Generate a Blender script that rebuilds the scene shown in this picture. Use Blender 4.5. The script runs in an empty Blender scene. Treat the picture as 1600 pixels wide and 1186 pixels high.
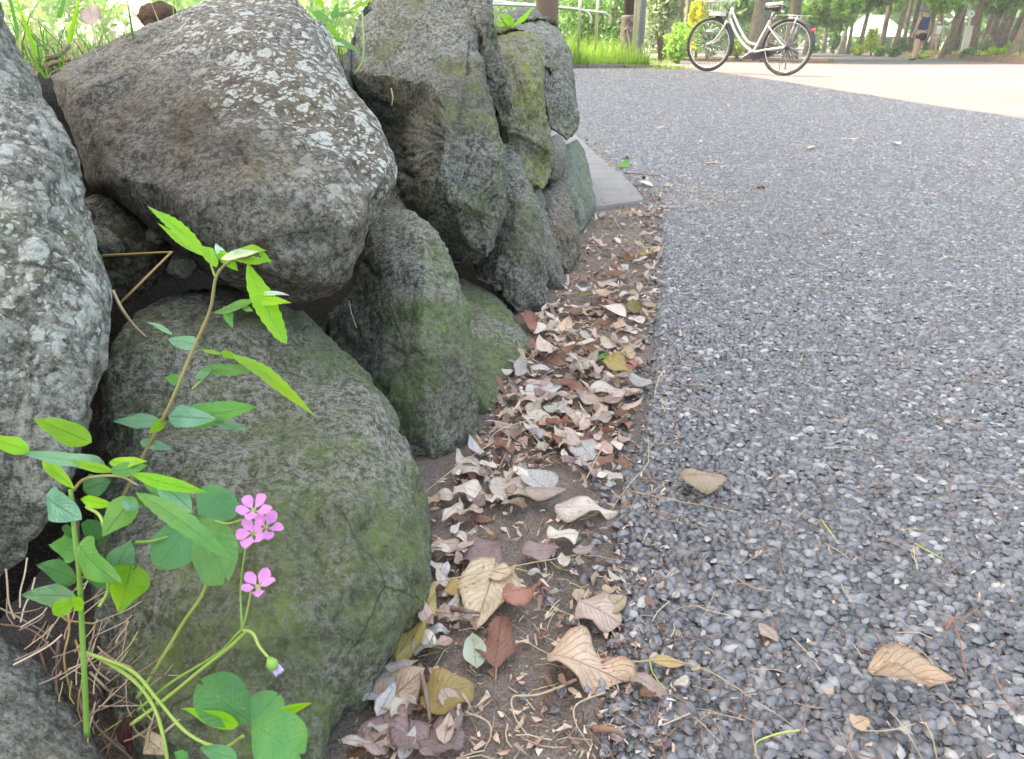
import bpy, bmesh, math, random
import numpy as np
from mathutils import Vector, Matrix
R = math.radians
random.seed(7)
rng = np.random.default_rng(11)
S = bpy.context.scene
COL = S.collection

# ------------------------------------------------------------------ camera
F_PX, U0, V0 = 1200.0, 800.0, 593.0
PITCH = R(23.47)
CAM_H = 0.38
cam_data = bpy.data.cameras.new('camera')
cam = bpy.data.objects.new('camera', cam_data)
COL.objects.link(cam)
cam.location = (0, 0, CAM_H)
cam.rotation_euler = (math.pi / 2 - PITCH, 0, 0)
cam_data.sensor_width = 36
cam_data.lens = 27.0
cam_data.clip_start = 0.02
cam_data.clip_end = 600
cam_data.dof.use_dof = True
cam_data.dof.focus_distance = 0.85
cam_data.dof.aperture_fstop = 36
S.camera = cam

# ------------------------------------------------------------------ light
SUN_EL, SUN_AZ = R(57), R(-80)          # azimuth clockwise from +Y : from the left
w = bpy.data.worlds.new('World'); S.world = w; w.use_nodes = True
nt = w.node_tree
sky = nt.nodes.new('ShaderNodeTexSky'); sky.sky_type = 'NISHITA'; sky.sun_disc = False
sky.sun_elevation = SUN_EL; sky.sun_rotation = SUN_AZ
sky.air_density = 1.2; sky.dust_density = 4.0; sky.ozone_density = 1.0
bg = nt.nodes['Background']; bg.inputs['Strength'].default_value = 0.15
nt.links.new(sky.outputs[0], bg.inputs[0])
sun_d = bpy.data.lights.new('sun', 'SUN'); sun_d.energy = 2.0; sun_d.angle = R(0.55); sun_d.color = (1, .95, .87)
sun = bpy.data.objects.new('sun', sun_d); COL.objects.link(sun)
sdir = Vector((math.sin(SUN_AZ) * math.cos(SUN_EL), math.cos(SUN_AZ) * math.cos(SUN_EL), math.sin(SUN_EL)))
sun.rotation_euler = sdir.to_track_quat('Z', 'Y').to_euler()
sun.location = (-6, -2, 12)
S.view_settings.view_transform = 'Standard'
S.view_settings.look = 'None'
S.view_settings.gamma = 1
S.view_settings.use_curve_mapping = False
S.view_settings.exposure = 2.75
S.view_settings.use_white_balance = True
S.view_settings.white_balance_temperature = 8100
S.view_settings.white_balance_tint = 9
S.render.engine = 'CYCLES'
S.cycles.use_denoising = True
S.cycles.max_bounces = 7
S.cycles.diffuse_bounces = 4
S.cycles.transparent_max_bounces = 8
S.cycles.sample_clamp_indirect = 6
S.cycles.caustics_reflective = False
S.cycles.caustics_refractive = False

# ------------------------------------------------------------------ maths helpers
CP, SP = math.cos(PITCH), math.sin(PITCH)
def ray(u, v):
    a, t = (u - U0) / F_PX, (V0 - v) / F_PX
    return Vector((a, CP + t * SP, -SP + t * CP))
def P(u, v, s):
    return Vector((0, 0, CAM_H)) + ray(u, v) * s
def sstep(a, b, x):
    t = np.clip((x - a) / (b - a), 0, 1); return t * t * (3 - 2 * t)
def gz(x, y):
    """height of the ground"""
    bump = .055 * sstep(4, 12, y) * (1 - .7 * sstep(2.6, 3.8, x))
    return bump * (1 - sstep(13, 20, y)) - .09 * sstep(14, 32, y) * sstep(3, 9, x)
def G(u, v, dz=0.0):
    """where the line of sight through a point meets the ground"""
    r = ray(u, v); s = .5
    z = 0.0
    for _ in range(14):
        if r.z > -1e-3: break
        s = (z + dz - CAM_H) / r.z
        z = float(gz(r.x * s, r.y * s))
    return Vector((r.x * s, r.y * s, z + dz))
def DD(u, D):
    """a point on the ground at forward distance D that shows above pixel column u (near the horizon)"""
    x = (u - U0) / F_PX * D * CP * 1.0 / (1 - 0) 
    x = (u - U0) / 1309.0 * D
    return Vector((x, D, float(gz(x, D))))

def _h(ix, iy, iz, seed):
    n = (ix.astype(np.int64) * 374761393 + iy.astype(np.int64) * 668265263 + iz.astype(np.int64) * 2147483647 + seed * 974634777) & 0xffffffff
    n = ((n ^ (n >> 13)) * 1274126177) & 0xffffffff
    n = (n ^ (n >> 16)) & 0xffffffff
    n = ((n * 2246822519) & 0xffffffff); n ^= n >> 15
    return n / 4294967295.0
def vnoise(p, seed=0):
    i = np.floor(p); f = p - i; f = f * f * f * (f * (f * 6 - 15) + 10)
    x, y, z = i[..., 0], i[..., 1], i[..., 2]
    fx, fy, fz = f[..., 0], f[..., 1], f[..., 2]
    def c(a, b, d): return _h(x + a, y + b, z + d, seed)
    l = lambda a, b, t: a + (b - a) * t
    r = l(l(l(c(0,0,0), c(1,0,0), fx), l(c(0,1,0), c(1,1,0), fx), fy), l(l(c(0,0,1), c(1,0,1), fx), l(c(0,1,1), c(1,1,1), fx), fy), fz)
    return r * 2 - 1
def fbm(p, oct=4, seed=0, gain=.5):
    a, s, t = 1., 0., 0.
    M = np.array([[.36, .48, -.8], [-.8, .6, 0], [.48, .64, .6]])
    for o in range(oct):
        s = s + a * vnoise(p, seed + o * 17); t += a
        a *= gain; p = (p @ M.T) * 2.03
    return s / t

# ------------------------------------------------------------------ object helpers
def tag(o, label=None, cat=None, group=None, kind=None):
    if label: o['label'] = label
    if cat: o['category'] = cat
    if group: o['group'] = group
    if kind: o['kind'] = kind
    return o
def empty(name, loc, label=None, cat=None, group=None, rz=0):
    o = bpy.data.objects.new(name, None); COL.objects.link(o)
    o.location = loc; o.rotation_euler = (0, 0, rz); o.empty_display_size = .05
    return tag(o, label, cat, group)
def mesh(name, V, Fc, mat=None, parent=None, loc=None, smooth=True, uv=None, attr=None, world=False):
    """V (n,3); Fc list of faces or an (m,k) array. loc: origin, vertices are given in parent space and shifted"""
    me = bpy.data.meshes.new(name)
    V = np.asarray(V, dtype=np.float64)
    if loc is not None: V = V - np.array(loc)
    if isinstance(Fc, np.ndarray):
        m, k = Fc.shape
        me.vertices.add(len(V)); me.vertices.foreach_set('co', V.astype(np.float32).ravel())
        me.loops.add(m * k); me.loops.foreach_set('vertex_index', Fc.astype(np.int32).ravel())
        me.polygons.add(m); me.polygons.foreach_set('loop_start', np.arange(0, m * k, k, dtype=np.int32))
        me.polygons.foreach_set('loop_total', np.full(m, k, dtype=np.int32))
        me.update(calc_edges=True)
    else:
        me.from_pydata(V.tolist(), [], [list(f) for f in Fc])
    if smooth: me.polygons.foreach_set('use_smooth', np.ones(len(me.polygons), dtype=bool))
    if uv is not None:
        l = me.uv_layers.new(name='UVMap')
        idx = np.zeros(len(me.loops), dtype=np.int32); me.loops.foreach_get('vertex_index', idx)
        l.data.foreach_set('uv', np.asarray(uv, dtype=np.float32)[idx].ravel())
    if attr is not None:
        for k_, a_ in attr.items():
            at = me.attributes.new(k_, 'FLOAT', 'POINT'); at.data.foreach_set('value', np.asarray(a_, dtype=np.float32))
    if mat: me.materials.append(mat)
    o = bpy.data.objects.new(name, me); COL.objects.link(o)
    if loc is not None: o.location = loc
    if parent: o.parent = parent
    return o
class MB:
    """collects pieces of ONE object"""
    def __init__(s): s.V = []; s.F = []; s.n = 0
    def add(s, V, F):
        V = np.asarray(V, float); s.V.append(V); s.F += [tuple(int(i) + s.n for i in f) for f in F]; s.n += len(V); return s
    def tube(s, pts, r, n=8, cap=True):
        V, F = tube_vf(pts, r, n, cap); return s.add(V, F)
    def box(s, c, d, rot=None):
        c = np.array(c); d = np.array(d) / 2
        V = np.array([[x, y, z] for x in (-1, 1) for y in (-1, 1) for z in (-1, 1)]) * d
        if rot is not None: V = V @ np.array(rot).T
        return s.add(V + c, [(0, 1, 3, 2), (4, 6, 7, 5), (0, 4, 5, 1), (2, 3, 7, 6), (0, 2, 6, 4), (1, 5, 7, 3)])
    def build(s, name, mat, parent=None, loc=None, smooth=True):
        return mesh(name, np.concatenate(s.V), s.F, mat, parent, loc, smooth)
def frames(pts):
    pts = [Vector(p) for p in pts]; out = []
    t0 = (pts[1] - pts[0]).normalized()
    ref = Vector((0, 0, 1)) if abs(t0.z) < .9 else Vector((1, 0, 0))
    x = t0.cross(ref).normalized()
    for i in range(len(pts)):
        a = pts[max(0, i - 1)]; b = pts[min(len(pts) - 1, i + 1)]
        t = (b - a)
        t = t.normalized() if t.length > 1e-9 else t0
        x = (x - t * x.dot(t)); x = x.normalized() if x.length > 1e-6 else t.orthogonal().normalized()
        out.append((pts[i], x, t.cross(x)))
    return out
def tube_vf(pts, r, n=8, cap=True):
    fr = frames(pts); m = len(fr)
    rr = r if hasattr(r, '__len__') else [r] * m
    V = []
    for (p, x, y), q in zip(fr, rr):
        for k in range(n):
            a = 2 * math.pi * k / n
            V.append(p + x * (q * math.cos(a)) + y * (q * math.sin(a)))
    F = [(i * n + k, i * n + (k + 1) % n, (i + 1) * n + (k + 1) % n, (i + 1) * n + k) for i in range(m - 1) for k in range(n)]
    if cap: F += [tuple(range(n - 1, -1, -1)), tuple((m - 1) * n + k for k in range(n))]
    return np.array([list(v) for v in V]), F
def smooth_line(pts, k=6):
    """Catmull-Rom through the points"""
    p = [np.array(q, float) for q in pts]
    if len(p) < 3: return [p[0] + (p[-1] - p[0]) * t for t in np.linspace(0, 1, k + 1)]
    p = [2 * p[0] - p[1]] + p + [2 * p[-1] - p[-2]]
    out = []
    for i in range(1, len(p) - 2):
        for j in range(k):
            t = j / k
            out.append(.5 * (2 * p[i] + (p[i+1] - p[i-1]) * t + (2*p[i-1] - 5*p[i] + 4*p[i+1] - p[i+2]) * t*t + (3*p[i] - p[i-1] - 3*p[i+1] + p[i+2]) * t**3))
    out.append(p[-2]); return out

# ------------------------------------------------------------------ materials
class NT:
    def __init__(s, name):
        s.m = bpy.data.materials.new(name); s.m.use_nodes = True
        s.t = s.m.node_tree; s.n = s.t.nodes; s.b = s.n['Principled BSDF']; s.out = s.n['Material Output']
        s.L = s.t.links.new
    def node(s, typ, inp=None, **kw):
        n = s.n.new(typ)
        for k, v in kw.items(): setattr(n, k, v)
        for k, v in (inp or {}).items():
            if hasattr(v, 'is_output') or isinstance(v, bpy.types.NodeSocket): s.L(v, n.inputs[k])
            else: n.inputs[k].default_value = v
        return n
    def co(s, kind='Object'): return s.node('ShaderNodeTexCoord').outputs[kind]
    def noise(s, vec, scale, detail=4, rough=.55, dist=0.):
        return s.node('ShaderNodeTexNoise', {'Vector': vec, 'Scale': scale, 'Detail': detail, 'Roughness': rough, 'Distortion': dist}).outputs['Fac']
    def vor(s, vec, scale, feat='F1', out='Distance', rnd=1.):
        return s.node('ShaderNodeTexVoronoi', {'Vector': vec, 'Scale': scale, 'Randomness': rnd}, feature=feat).outputs[out]
    def ramp(s, fac, stops, interp='LINEAR'):
        n = s.node('ShaderNodeValToRGB', {'Fac': fac}); cr = n.color_ramp; cr.interpolation = interp
        while len(cr.elements) < len(stops): cr.elements.new(.5)
        for e, (p, c) in zip(cr.elements, stops):
            e.position = p; e.color = (c[0], c[1], c[2], 1) if hasattr(c, '__len__') else (c, c, c, 1)
        return n.outputs['Color']
    def mix(s, fac, a, b, mode='MIX'):
        n = s.node('ShaderNodeMix', data_type='RGBA', blend_type=mode)
        for i, v in ((0, fac), (6, a), (7, b)):
            if isinstance(v, bpy.types.NodeSocket): s.L(v, n.inputs[i])
            elif i == 0: n.inputs[0].default_value = v
            else: n.inputs[i].default_value = (v[0], v[1], v[2], 1)
        return n.outputs[2]
    def math(s, op, a, b=None, c=None, clamp=False):
        n = s.node('ShaderNodeMath', operation=op); n.use_clamp = clamp
        for i, v in enumerate((a, b, c)):
            if v is None: continue
            if isinstance(v, bpy.types.NodeSocket): s.L(v, n.inputs[i])
            else: n.inputs[i].default_value = v
        return n.outputs[0]
    def bump(s, h, strength, dist, nrm=None):
        n = s.node('ShaderNodeBump', {'Height': h, 'Strength': strength, 'Distance': dist})
        if nrm is not None: s.L(nrm, n.inputs['Normal'])
        return n.outputs['Normal']
    def fin(s, color=None, rough=.8, normal=None, spec=.5, metal=0., transl=0., tcol=None):
        b = s.b
        for k, v in (('Base Color', color), ('Roughness', rough), ('Metallic', metal), ('Specular IOR Level', spec)):
            if v is None: continue
            if isinstance(v, bpy.types.NodeSocket): s.L(v, b.inputs[k])
            elif k == 'Base Color': b.inputs[k].default_value = (v[0], v[1], v[2], 1)
            else: b.inputs[k].default_value = v
        if normal is not None: s.L(normal, b.inputs['Normal'])
        if transl:
            t = s.node('ShaderNodeBsdfTranslucent')
            tc = tcol if tcol is not None else color
            if isinstance(tc, bpy.types.NodeSocket): s.L(tc, t.inputs['Color'])
            else: t.inputs['Color'].default_value = (tc[0], tc[1], tc[2], 1)
            if normal is not None: s.L(normal, t.inputs['Normal'])
            mx = s.node('ShaderNodeMixShader'); mx.inputs[0].default_value = transl
            s.L(b.outputs[0], mx.inputs[1]); s.L(t.outputs[0], mx.inputs[2]); s.L(mx.outputs[0], s.out.inputs['Surface'])
        return s.m

def stone_mat(name, base, dark, pale, moss=(.05, .085, .03), moss_amt=.5, spots=0., spot_scale=38, spot_dir=None, mottling=0., grain=1., brown=0., bumpk=1.):
    """weathered rock: grain, pits, moss and lichen blooms"""
    base, dark, pale = [tuple(a * b for a, b in zip(q, (1.0, .97, .87))) for q in (base, dark, pale)]
    m = NT(name); c = m.co()
    wn = m.node('ShaderNodeTexNoise', {'Vector': c, 'Scale': 30., 'Detail': 3.})
    warp = m.node('ShaderNodeVectorMath', {0: wn.outputs['Color'], 1: (.5, .5, .5)}, operation='SUBTRACT').outputs[0]
    warp = m.node('ShaderNodeVectorMath', {0: warp, 'Scale': .02}, operation='SCALE').outputs[0]
    cw = m.node('ShaderNodeVectorMath', {0: c, 1: warp}, operation='ADD').outputs[0]
    big = m.noise(c, 7, 5, .6); mid = m.noise(c, 34, 6, .65); fine = m.noise(c, 190, 5, .7); vfine = m.noise(c, 620, 3, .7)
    col = m.mix(m.ramp(big, [(.35, 0.), (.65, 1.)]), dark, base)
    col = m.mix(m.ramp(mid, [(.42, 0.), (.72, 1.)]), col, pale)
    if brown: col = m.mix(m.math('MULTIPLY', m.ramp(m.noise(c, 5.3, 4, .6), [(.45, 0.), (.62, 1.)]), brown), col, (.16, .105, .06))
    # granular speckle
    col = m.mix(m.math('MULTIPLY', m.ramp(fine, [(.44, 0.), (.60, 1.)]), .62 * grain), col, m.mix(.5, pale, (.5, .5, .46)))
    col = m.mix(m.math('MULTIPLY', m.ramp(fine, [(.40, 1.), (.50, 0.)]), .58 * grain), col, m.mix(.6, dark, (.015, .015, .012)))
    col = m.mix(m.math('MULTIPLY', m.ramp(vfine, [(.42, 1.), (.52, 0.)]), .45 * grain), col, (.03, .03, .026))
    col = m.mix(m.math('MULTIPLY', m.ramp(vfine, [(.56, 0.), (.66, 1.)]), .35 * grain), col, (.42, .42, .38))
    # hairline cracks and dark weather stains, sparse
    ve = m.vor(cw, 6.5, 'DISTANCE_TO_EDGE')
    ck = m.math('MULTIPLY', m.ramp(ve, [(.0, 1.), (.009, 0.)]), m.ramp(m.noise(c, 4.1, 2), [(.56, 0.), (.62, 1.)]))
    col = m.mix(m.math('MULTIPLY', ck, .4), col, (.02, .018, .015))
    col = m.mix(m.math('MULTIPLY', m.ramp(m.noise(cw, 3.4, 6, .7), [(.50, 0.), (.62, 1.)]), .5), col, (dark[0] * .8, dark[1] * .78, dark[2] * .75))
    # moss
    geo = m.node('ShaderNodeNewGeometry')
    if moss_amt:
        mm = m.noise(cw, 11, 6, .68)
        mk = m.ramp(mm, [(.62 - .32 * moss_amt, 0.), (.78 - .26 * moss_amt, 1.)])
        mk2 = m.math('MULTIPLY', mk, m.ramp(m.noise(c, 150, 4, .7), [(.36, .35), (.58, 1.)]))
        mcol = m.mix(m.ramp(m.noise(c, 55, 4, .6), [(.38, 0.), (.64, 1.)]), moss, (moss[0] * 2.1, moss[1] * 1.9, moss[2] * 1.5))
        col = m.mix(m.math('MULTIPLY', mk2, .9), col, mcol)
    h = m.math('MULTIPLY', mid, .6)
    h = m.math('ADD', h, m.math('MULTIPLY', fine, .42))
    h = m.math('ADD', h, m.math('MULTIPLY', vfine, .16))
    h = m.math('SUBTRACT', h, m.math('MULTIPLY', ck, .25))
    pt = m.ramp(m.vor(cw, 85), [(.0, 0.), (.26, 1.)])
    h = m.math('ADD', h, m.math('MULTIPLY', pt, .35))
    if mottling:
        a = m.ramp(m.noise(cw, 62, 7, .72), [(.50, 0.), (.62, 1.)])
        a = m.math('MULTIPLY', a, m.ramp(m.noise(c, 9, 3, .6), [(.36, .1), (.6, 1.)]))
        a = m.math('MULTIPLY', a, mottling)
        col = m.mix(a, col, m.mix(fine, (.55, .56, .53), (.36, .39, .35)))
    if spots:
        # lichen: rings of irregular blooms, gathered on one side
        wn2 = m.node('ShaderNodeTexNoise', {'Vector': c, 'Scale': 95., 'Detail': 3.})
        w2 = m.node('ShaderNodeVectorMath', {0: wn2.outputs['Color'], 1: (.5, .5, .5)}, operation='SUBTRACT').outputs[0]
        w2 = m.node('ShaderNodeVectorMath', {0: w2, 'Scale': .012}, operation='SCALE').outputs[0]
        cs = m.node('ShaderNodeVectorMath', {0: c, 1: w2}, operation='ADD').outputs[0]
        tot = None
        side = m.ramp(m.noise(c, 8, 3, .6), [(.40, 0.), (.60, 1.)])
        if spot_dir is not None:
            d = m.node('ShaderNodeVectorMath', {0: c, 1: spot_dir}, operation='DOT_PRODUCT').outputs['Value']
            d = m.math('ADD', d, m.math('MULTIPLY', m.noise(c, 8, 3, .6), .16))
            side = m.ramp(d, [(.07, 0.), (.13, 1.)])
        for k, sc in enumerate((spot_scale, spot_scale * 2.1, spot_scale * 4.4)):
            v = m.node('ShaderNodeTexVoronoi', {'Vector': cs, 'Scale': sc, 'Randomness': 1.})
            sep = m.node('ShaderNodeSeparateColor', {'Color': v.outputs['Color']}).outputs[0]
            rad = m.math('MULTIPLY', m.math('SUBTRACT', sep, .42 - .05 * k, clamp=True), .95)
            mk = m.math('MULTIPLY', m.math('SUBTRACT', rad, v.outputs['Distance']), 14., clamp=True)
            tot = mk if tot is None else m.math('MAXIMUM', tot, mk)
        tot = m.math('MULTIPLY', tot, side)
        tot = m.math('MULTIPLY', tot, m.ramp(m.noise(c, 260, 4, .7), [(.36, .25), (.54, 1.)]))
        tot = m.math('MULTIPLY', tot, spots)
        col = m.mix(tot, col, m.mix(m.noise(c, 20, 3), (.48, .53, .47), (.62, .62, .58)))
        h = m.math('ADD', h, m.math('MULTIPLY', tot, .06))
    n = m.bump(h, .95, .0085 * bumpk)
    return m.fin(col, .88, n, .3)

def leaf_mat(name, c1, c2, vein, dead=True, transl=.35, rough=.5, spec=.35, spots=True, tcol=None, vs=1.):
    m = NT(name)
    uv = m.co('UV'); sx = m.node('ShaderNodeSeparateXYZ', {0: uv})
    u, v = sx.outputs[0], sx.outputs[1]
    c = m.co('Object')
    oi = m.node('ShaderNodeObjectInfo').outputs['Random']
    cc = m.node('ShaderNodeVectorMath', {0: c, 1: (0, 0, 0)}, operation='ADD')
    off = m.node('ShaderNodeCombineXYZ', {0: m.math('MULTIPLY', oi, 31.), 1: m.math('MULTIPLY', oi, 17.)}).outputs[0]
    m.L(off, cc.inputs[1]); c = cc.outputs[0]
    big = m.noise(c, 45 if dead else 60, 5, .65)
    au = m.math('ABSOLUTE', m.math('SUBTRACT', u, .5))
    mid = m.math('SUBTRACT', 1., m.math('MULTIPLY', au, 38.), clamp=True)
    # side veins run forward from the midrib
    ph = m.math('SUBTRACT', m.math('MULTIPLY', v, 9.), m.math('MULTIPLY', au, 7.))
    fr = m.math('ABSOLUTE', m.math('SUBTRACT', m.math('FRACT', ph), .5))
    side = m.math('SUBTRACT', 1., m.math('MULTIPLY', fr, 14.), clamp=True)
    vn = m.math('MULTIPLY', m.math('MAXIMUM', mid, m.math('MULTIPLY', side, .55)), vs)
    col = m.mix(m.ramp(big, [(.36, 0.), (.66, 1.)]), c1, c2)
    hsv = m.node('ShaderNodeHueSaturation', {'Color': col, 'Saturation': 1., 'Fac': 1.})
    m.L(m.math('ADD', .72, m.math('MULTIPLY', oi, .56)), hsv.inputs['Value'])
    m.L(m.math('ADD', .485, m.math('MULTIPLY', m.math('FRACT', m.math('MULTIPLY', oi, 7.3)), .03)), hsv.inputs['Hue'])
    col = hsv.outputs[0]
    if not dead:
        bl = m.ramp(m.noise(c, 28, 4, .6), [(.42, 0.), (.70, .55)])
        col = m.mix(bl, col, (c2[0] * 1.5 + .03, c2[1] * 1.15, c2[2] * .6))
        sp = m.ramp(m.noise(c, 210, 3, .7), [(.66, 0.), (.72, .8)])
        col = m.mix(sp, col, (.30, .26, .10))
    if dead and spots:
        sp = m.ramp(m.noise(c, 170, 4, .7), [(.60, 0.), (.70, .75)])
        col = m.mix(sp, col, (c1[0] * .3, c1[1] * .22, c1[2] * .2))
        edge = m.ramp(m.math('ADD', au, m.math('MULTIPLY', m.noise(c, 120, 3), .12)), [(.46, 0.), (.56, .6)])
        col = m.mix(edge, col, (c1[0] * .5, c1[1] * .36, c1[2] * .3))
    col = m.mix(m.math('MULTIPLY', vn, .7), col, vein)
    hgt = m.math('ADD', m.math('MULTIPLY', vn, -.6 if not dead else .6), m.math('MULTIPLY', m.noise(c, 260, 4, .6), .7))
    if dead: hgt = m.math('ADD', hgt, m.math('MULTIPLY', m.noise(c, 75, 3, .6), 2.2))
    n = m.bump(hgt, .8, .0022 if dead else .0020)
    return m.fin(col, rough, n, spec, transl=transl, tcol=tcol)

def simple(name, c1, c2=None, scale=20, rough=.7, spec=.4, metal=0., bump=0., bdist=.01, transl=0., tcol=None):
    m = NT(name); c = m.co()
    n = m.noise(c, scale, 5, .6)
    col = m.mix(m.ramp(n, [(.35, 0.), (.65, 1.)]), c1, c2 or tuple(.75 * k for k in c1))
    nr = m.bump(m.noise(c, scale * 3, 4, .6), bump, bdist) if bump else None
    return m.fin(col, rough, nr, spec, metal, transl, tcol)
# ================================================================== SETTING : ground sheets
def sheet(name, ys, xl, xr, nx, mat, dz=0., hf=None, kind='structure'):
    V = []; ys = np.asarray(ys)
    for y in ys:
        xs = np.linspace(xl(y), xr(y), nx + 1)
        V.append(np.stack([xs, np.full_like(xs, y), gz(xs, np.full_like(xs, y)) + dz], 1))
    V = np.concatenate(V)
    if hf is not None: V[:, 2] += hf(V)
    n = nx + 1; i = np.arange(len(ys) - 1)[:, None] * n + np.arange(nx)[None, :]
    F = np.stack([i, i + 1, i + n + 1, i + n], -1).reshape(-1, 4)
    return tag(mesh(name, V, F, mat), kind=kind)
def curve_x(pts):
    a = np.array(pts); return lambda y: float(np.interp(y, a[:, 1], a[:, 0]))

# -- asphalt base (binder between the stones, then the same surface further off)
def asphalt_mat():
    m = NT('asphalt'); c = m.co()
    v = m.node('ShaderNodeTexVoronoi', {'Vector': c, 'Scale': 118., 'Randomness': 1.})
    r = m.node('ShaderNodeSeparateColor', {'Color': v.outputs['Color']}).outputs[0]
    d = v.outputs['Distance']
    stonec = m.ramp(r, [(0., (.022, .022, .024)), (.3, (.085, .086, .092)), (.62, (.165, .167, .178)), (.85, (.27, .272, .285)), (1., (.45, .44, .42))])
    gap = m.ramp(d, [(.42, 0.), (.66, 1.)])
    sp2 = m.noise(c, 46, 5, .8)
    col = m.mix(m.math('MULTIPLY', gap, .85), stonec, (.018, .018, .018))
    col = m.mix(m.math('MULTIPLY', m.ramp(sp2, [(.40, 1.), (.5, 0.)]), .6), col, (.035, .035, .037))  # dark speckle paints in the shadowed gaps of the porous surface
    col = m.mix(m.math('MULTIPLY', m.ramp(sp2, [(.54, 0.), (.62, 1.)]), .8), col, (.34, .34, .34))
    sp4 = m.noise(c, 4.5, 5, .75)
    col = m.mix(m.math('MULTIPLY', m.ramp(sp4, [(.38, 1.), (.5, 0.)]), .38), col, (.05, .05, .053))
    col = m.mix(m.math('MULTIPLY', m.ramp(sp4, [(.53, 0.), (.64, 1.)]), .42), col, (.26, .26, .265))
    sp3 = m.noise(c, 19, 4, .8)
    col = m.mix(m.math('MULTIPLY', m.ramp(sp3, [(.40, 1.), (.48, 0.)]), .55), col, (.04, .04, .042))
    col = m.mix(m.math('MULTIPLY', m.ramp(sp3, [(.55, 0.), (.63, 1.)]), .5), col, (.30, .30, .30))
    pat = m.noise(c, .9, 4, .6)
    col = m.mix(m.math('MULTIPLY', m.ramp(pat, [(.4, 0.), (.7, .4)]), 1.), col, (.13, .125, .12))
    # dust and crumbs thicken far along the path
    col = m.mix(m.math('MULTIPLY', m.ramp(m.noise(c, 26, 6, .75), [(.60, 0.), (.72, .6)]), 1.), col, (.22, .20, .18))
    n = m.bump(m.math('SUBTRACT', 1., d), 1., .010)
    tilt = m.bump(m.noise(c, 60, 4, .75), 1., .012, n)
    return m.fin(col, .40, tilt, .9)
M_ASPH = asphalt_mat()
def bind_mat():
    m = NT('bitumen'); c = m.co()
    n = m.noise(c, 400, 4, .7)
    col = m.mix(m.ramp(n, [(.4, 0.), (.7, 1.)]), (.012, .012, .013), (.05, .047, .043))
    return m.fin(col, .8, m.bump(n, .8, .002), .3)
M_BIND = bind_mat()

EDGE = curve_x([(.045, .05), (.05, .32), (.066, .40), (.08, .49), (.10, .60), (.128, .70), (.16, .82), (.185, .93), (.217, 1.10), (.27, 1.35), (.325, 1.65), (.376, 1.93), (.40, 2.1), (.36, 2.4)])
XB0 = curve_x([(2.95, -2), (2.86, 4.4), (2.84, 8.5), (2.62, 10.5), (2.2, 12.7)])
def XB(y): return XB0(y) + .022 * math.sin(y * 3.1) + .016 * math.sin(y * 7.7 + 1) + .010 * math.sin(y * 17.3)
def pave_mat():
    m = NT('paving_concrete'); c = m.co()
    a = m.noise(c, .55, 5, .6); b = m.noise(c, 9, 6, .7)
    col = m.mix(m.ramp(a, [(.35, 0.), (.65, 1.)]), (.135, .116, .114), (.165, .144, .142))
    col = m.mix(m.math('MULTIPLY', m.ramp(b, [(.5, 0.), (.72, 1.)]), .35), col, (.115, .095, .087))
    f = m.noise(c, 90, 4, .7)
    col = m.mix(m.math('MULTIPLY', m.ramp(f, [(.42, 1.), (.52, 0.)]), .3), col, (.10, .085, .08))
    return m.fin(col, .85, m.bump(f, .5, .004), .3)
M_PAVE = pave_mat()
def soil_mat(name, c1, c2, c3, sc=1., b=.006):
    m = NT(name); c = m.co()
    a = m.noise(c, 9 * sc, 5, .65); f = m.noise(c, 130 * sc, 5, .75); g = m.noise(c, 520 * sc, 3, .7)
    col = m.mix(m.ramp(a, [(.36, 0.), (.66, 1.)]), c1, c2)
    col = m.mix(m.math('MULTIPLY', m.ramp(f, [(.5, 0.), (.66, 1.)]), .5), col, c3)
    col = m.mix(m.math('MULTIPLY', m.ramp(g, [(.40, 1.), (.5, 0.)]), .55), col, (c1[0] * .35, c1[1] * .35, c1[2] * .35))
    col = m.mix(m.math('MULTIPLY', m.ramp(g, [(.60, 0.), (.68, 1.)]), .5), col, (.38, .35, .32))
    h = m.math('ADD', f, m.math('MULTIPLY', g, .5))
    return m.fin(col, .9, m.bump(h, .9, b), .25)
M_DIRT = soil_mat('verge_dirt', (.20, .160, .130), (.28, .232, .198), (.34, .29, .25))
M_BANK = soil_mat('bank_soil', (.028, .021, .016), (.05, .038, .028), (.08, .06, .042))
M_FARG = soil_mat('park_ground', (.10, .12, .04), (.16, .17, .05), (.20, .17, .09), .05, .02)

sheet('ground', list(np.linspace(-30, 40, 30)) + list(np.linspace(45, 420, 20)), lambda y: -260, lambda y: 320, 60, M_FARG, -.03)
YS_P = list(np.linspace(-6, 20, 53)) + list(np.linspace(21, 150, 60))
sheet('paved_road', YS_P, lambda y: XB(y) - .03 if y < 12.7 else (XB(12.7) - .02 if y < 13.2 else -6.), lambda y: 60., 50, M_PAVE, .0)
KRX = curve_x([(9.5, 12.2), (12.7, 20.7), (17.0, 32.0), (21.3, 46.0), (27.5, 70.0), (33, 92), (40, 130)]); KIX = curve_x([(8.6, 21.2), (8.6, 22.6), (7.8, 26.0), (7.1, 30.0), (6.1, 34.5), (-6, 60)])
sheet('park_road', list(np.linspace(21.2, 34, 20)) + list(np.linspace(35, 128, 30)), KIX, KRX, 24, soil_mat('road_asphalt', (.115, .115, .12), (.15, .15, .155), (.17, .165, .16), .08, .01), .005)
sheet('asphalt_path', np.concatenate([np.linspace(-3, .1, 8), np.linspace(.12, 3.2, 110), np.linspace(3.3, 13.0, 170)]),
      lambda y: EDGE(y) if y < 2.3 else -5., XB, 60, M_ASPH, .004,
      hf=lambda V: -.0007 * (1 - .2 * sstep(3.0, 12, V[:, 1])) + .0009 * fbm(V * np.array([60, 60, 0]), 3, 4))

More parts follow.
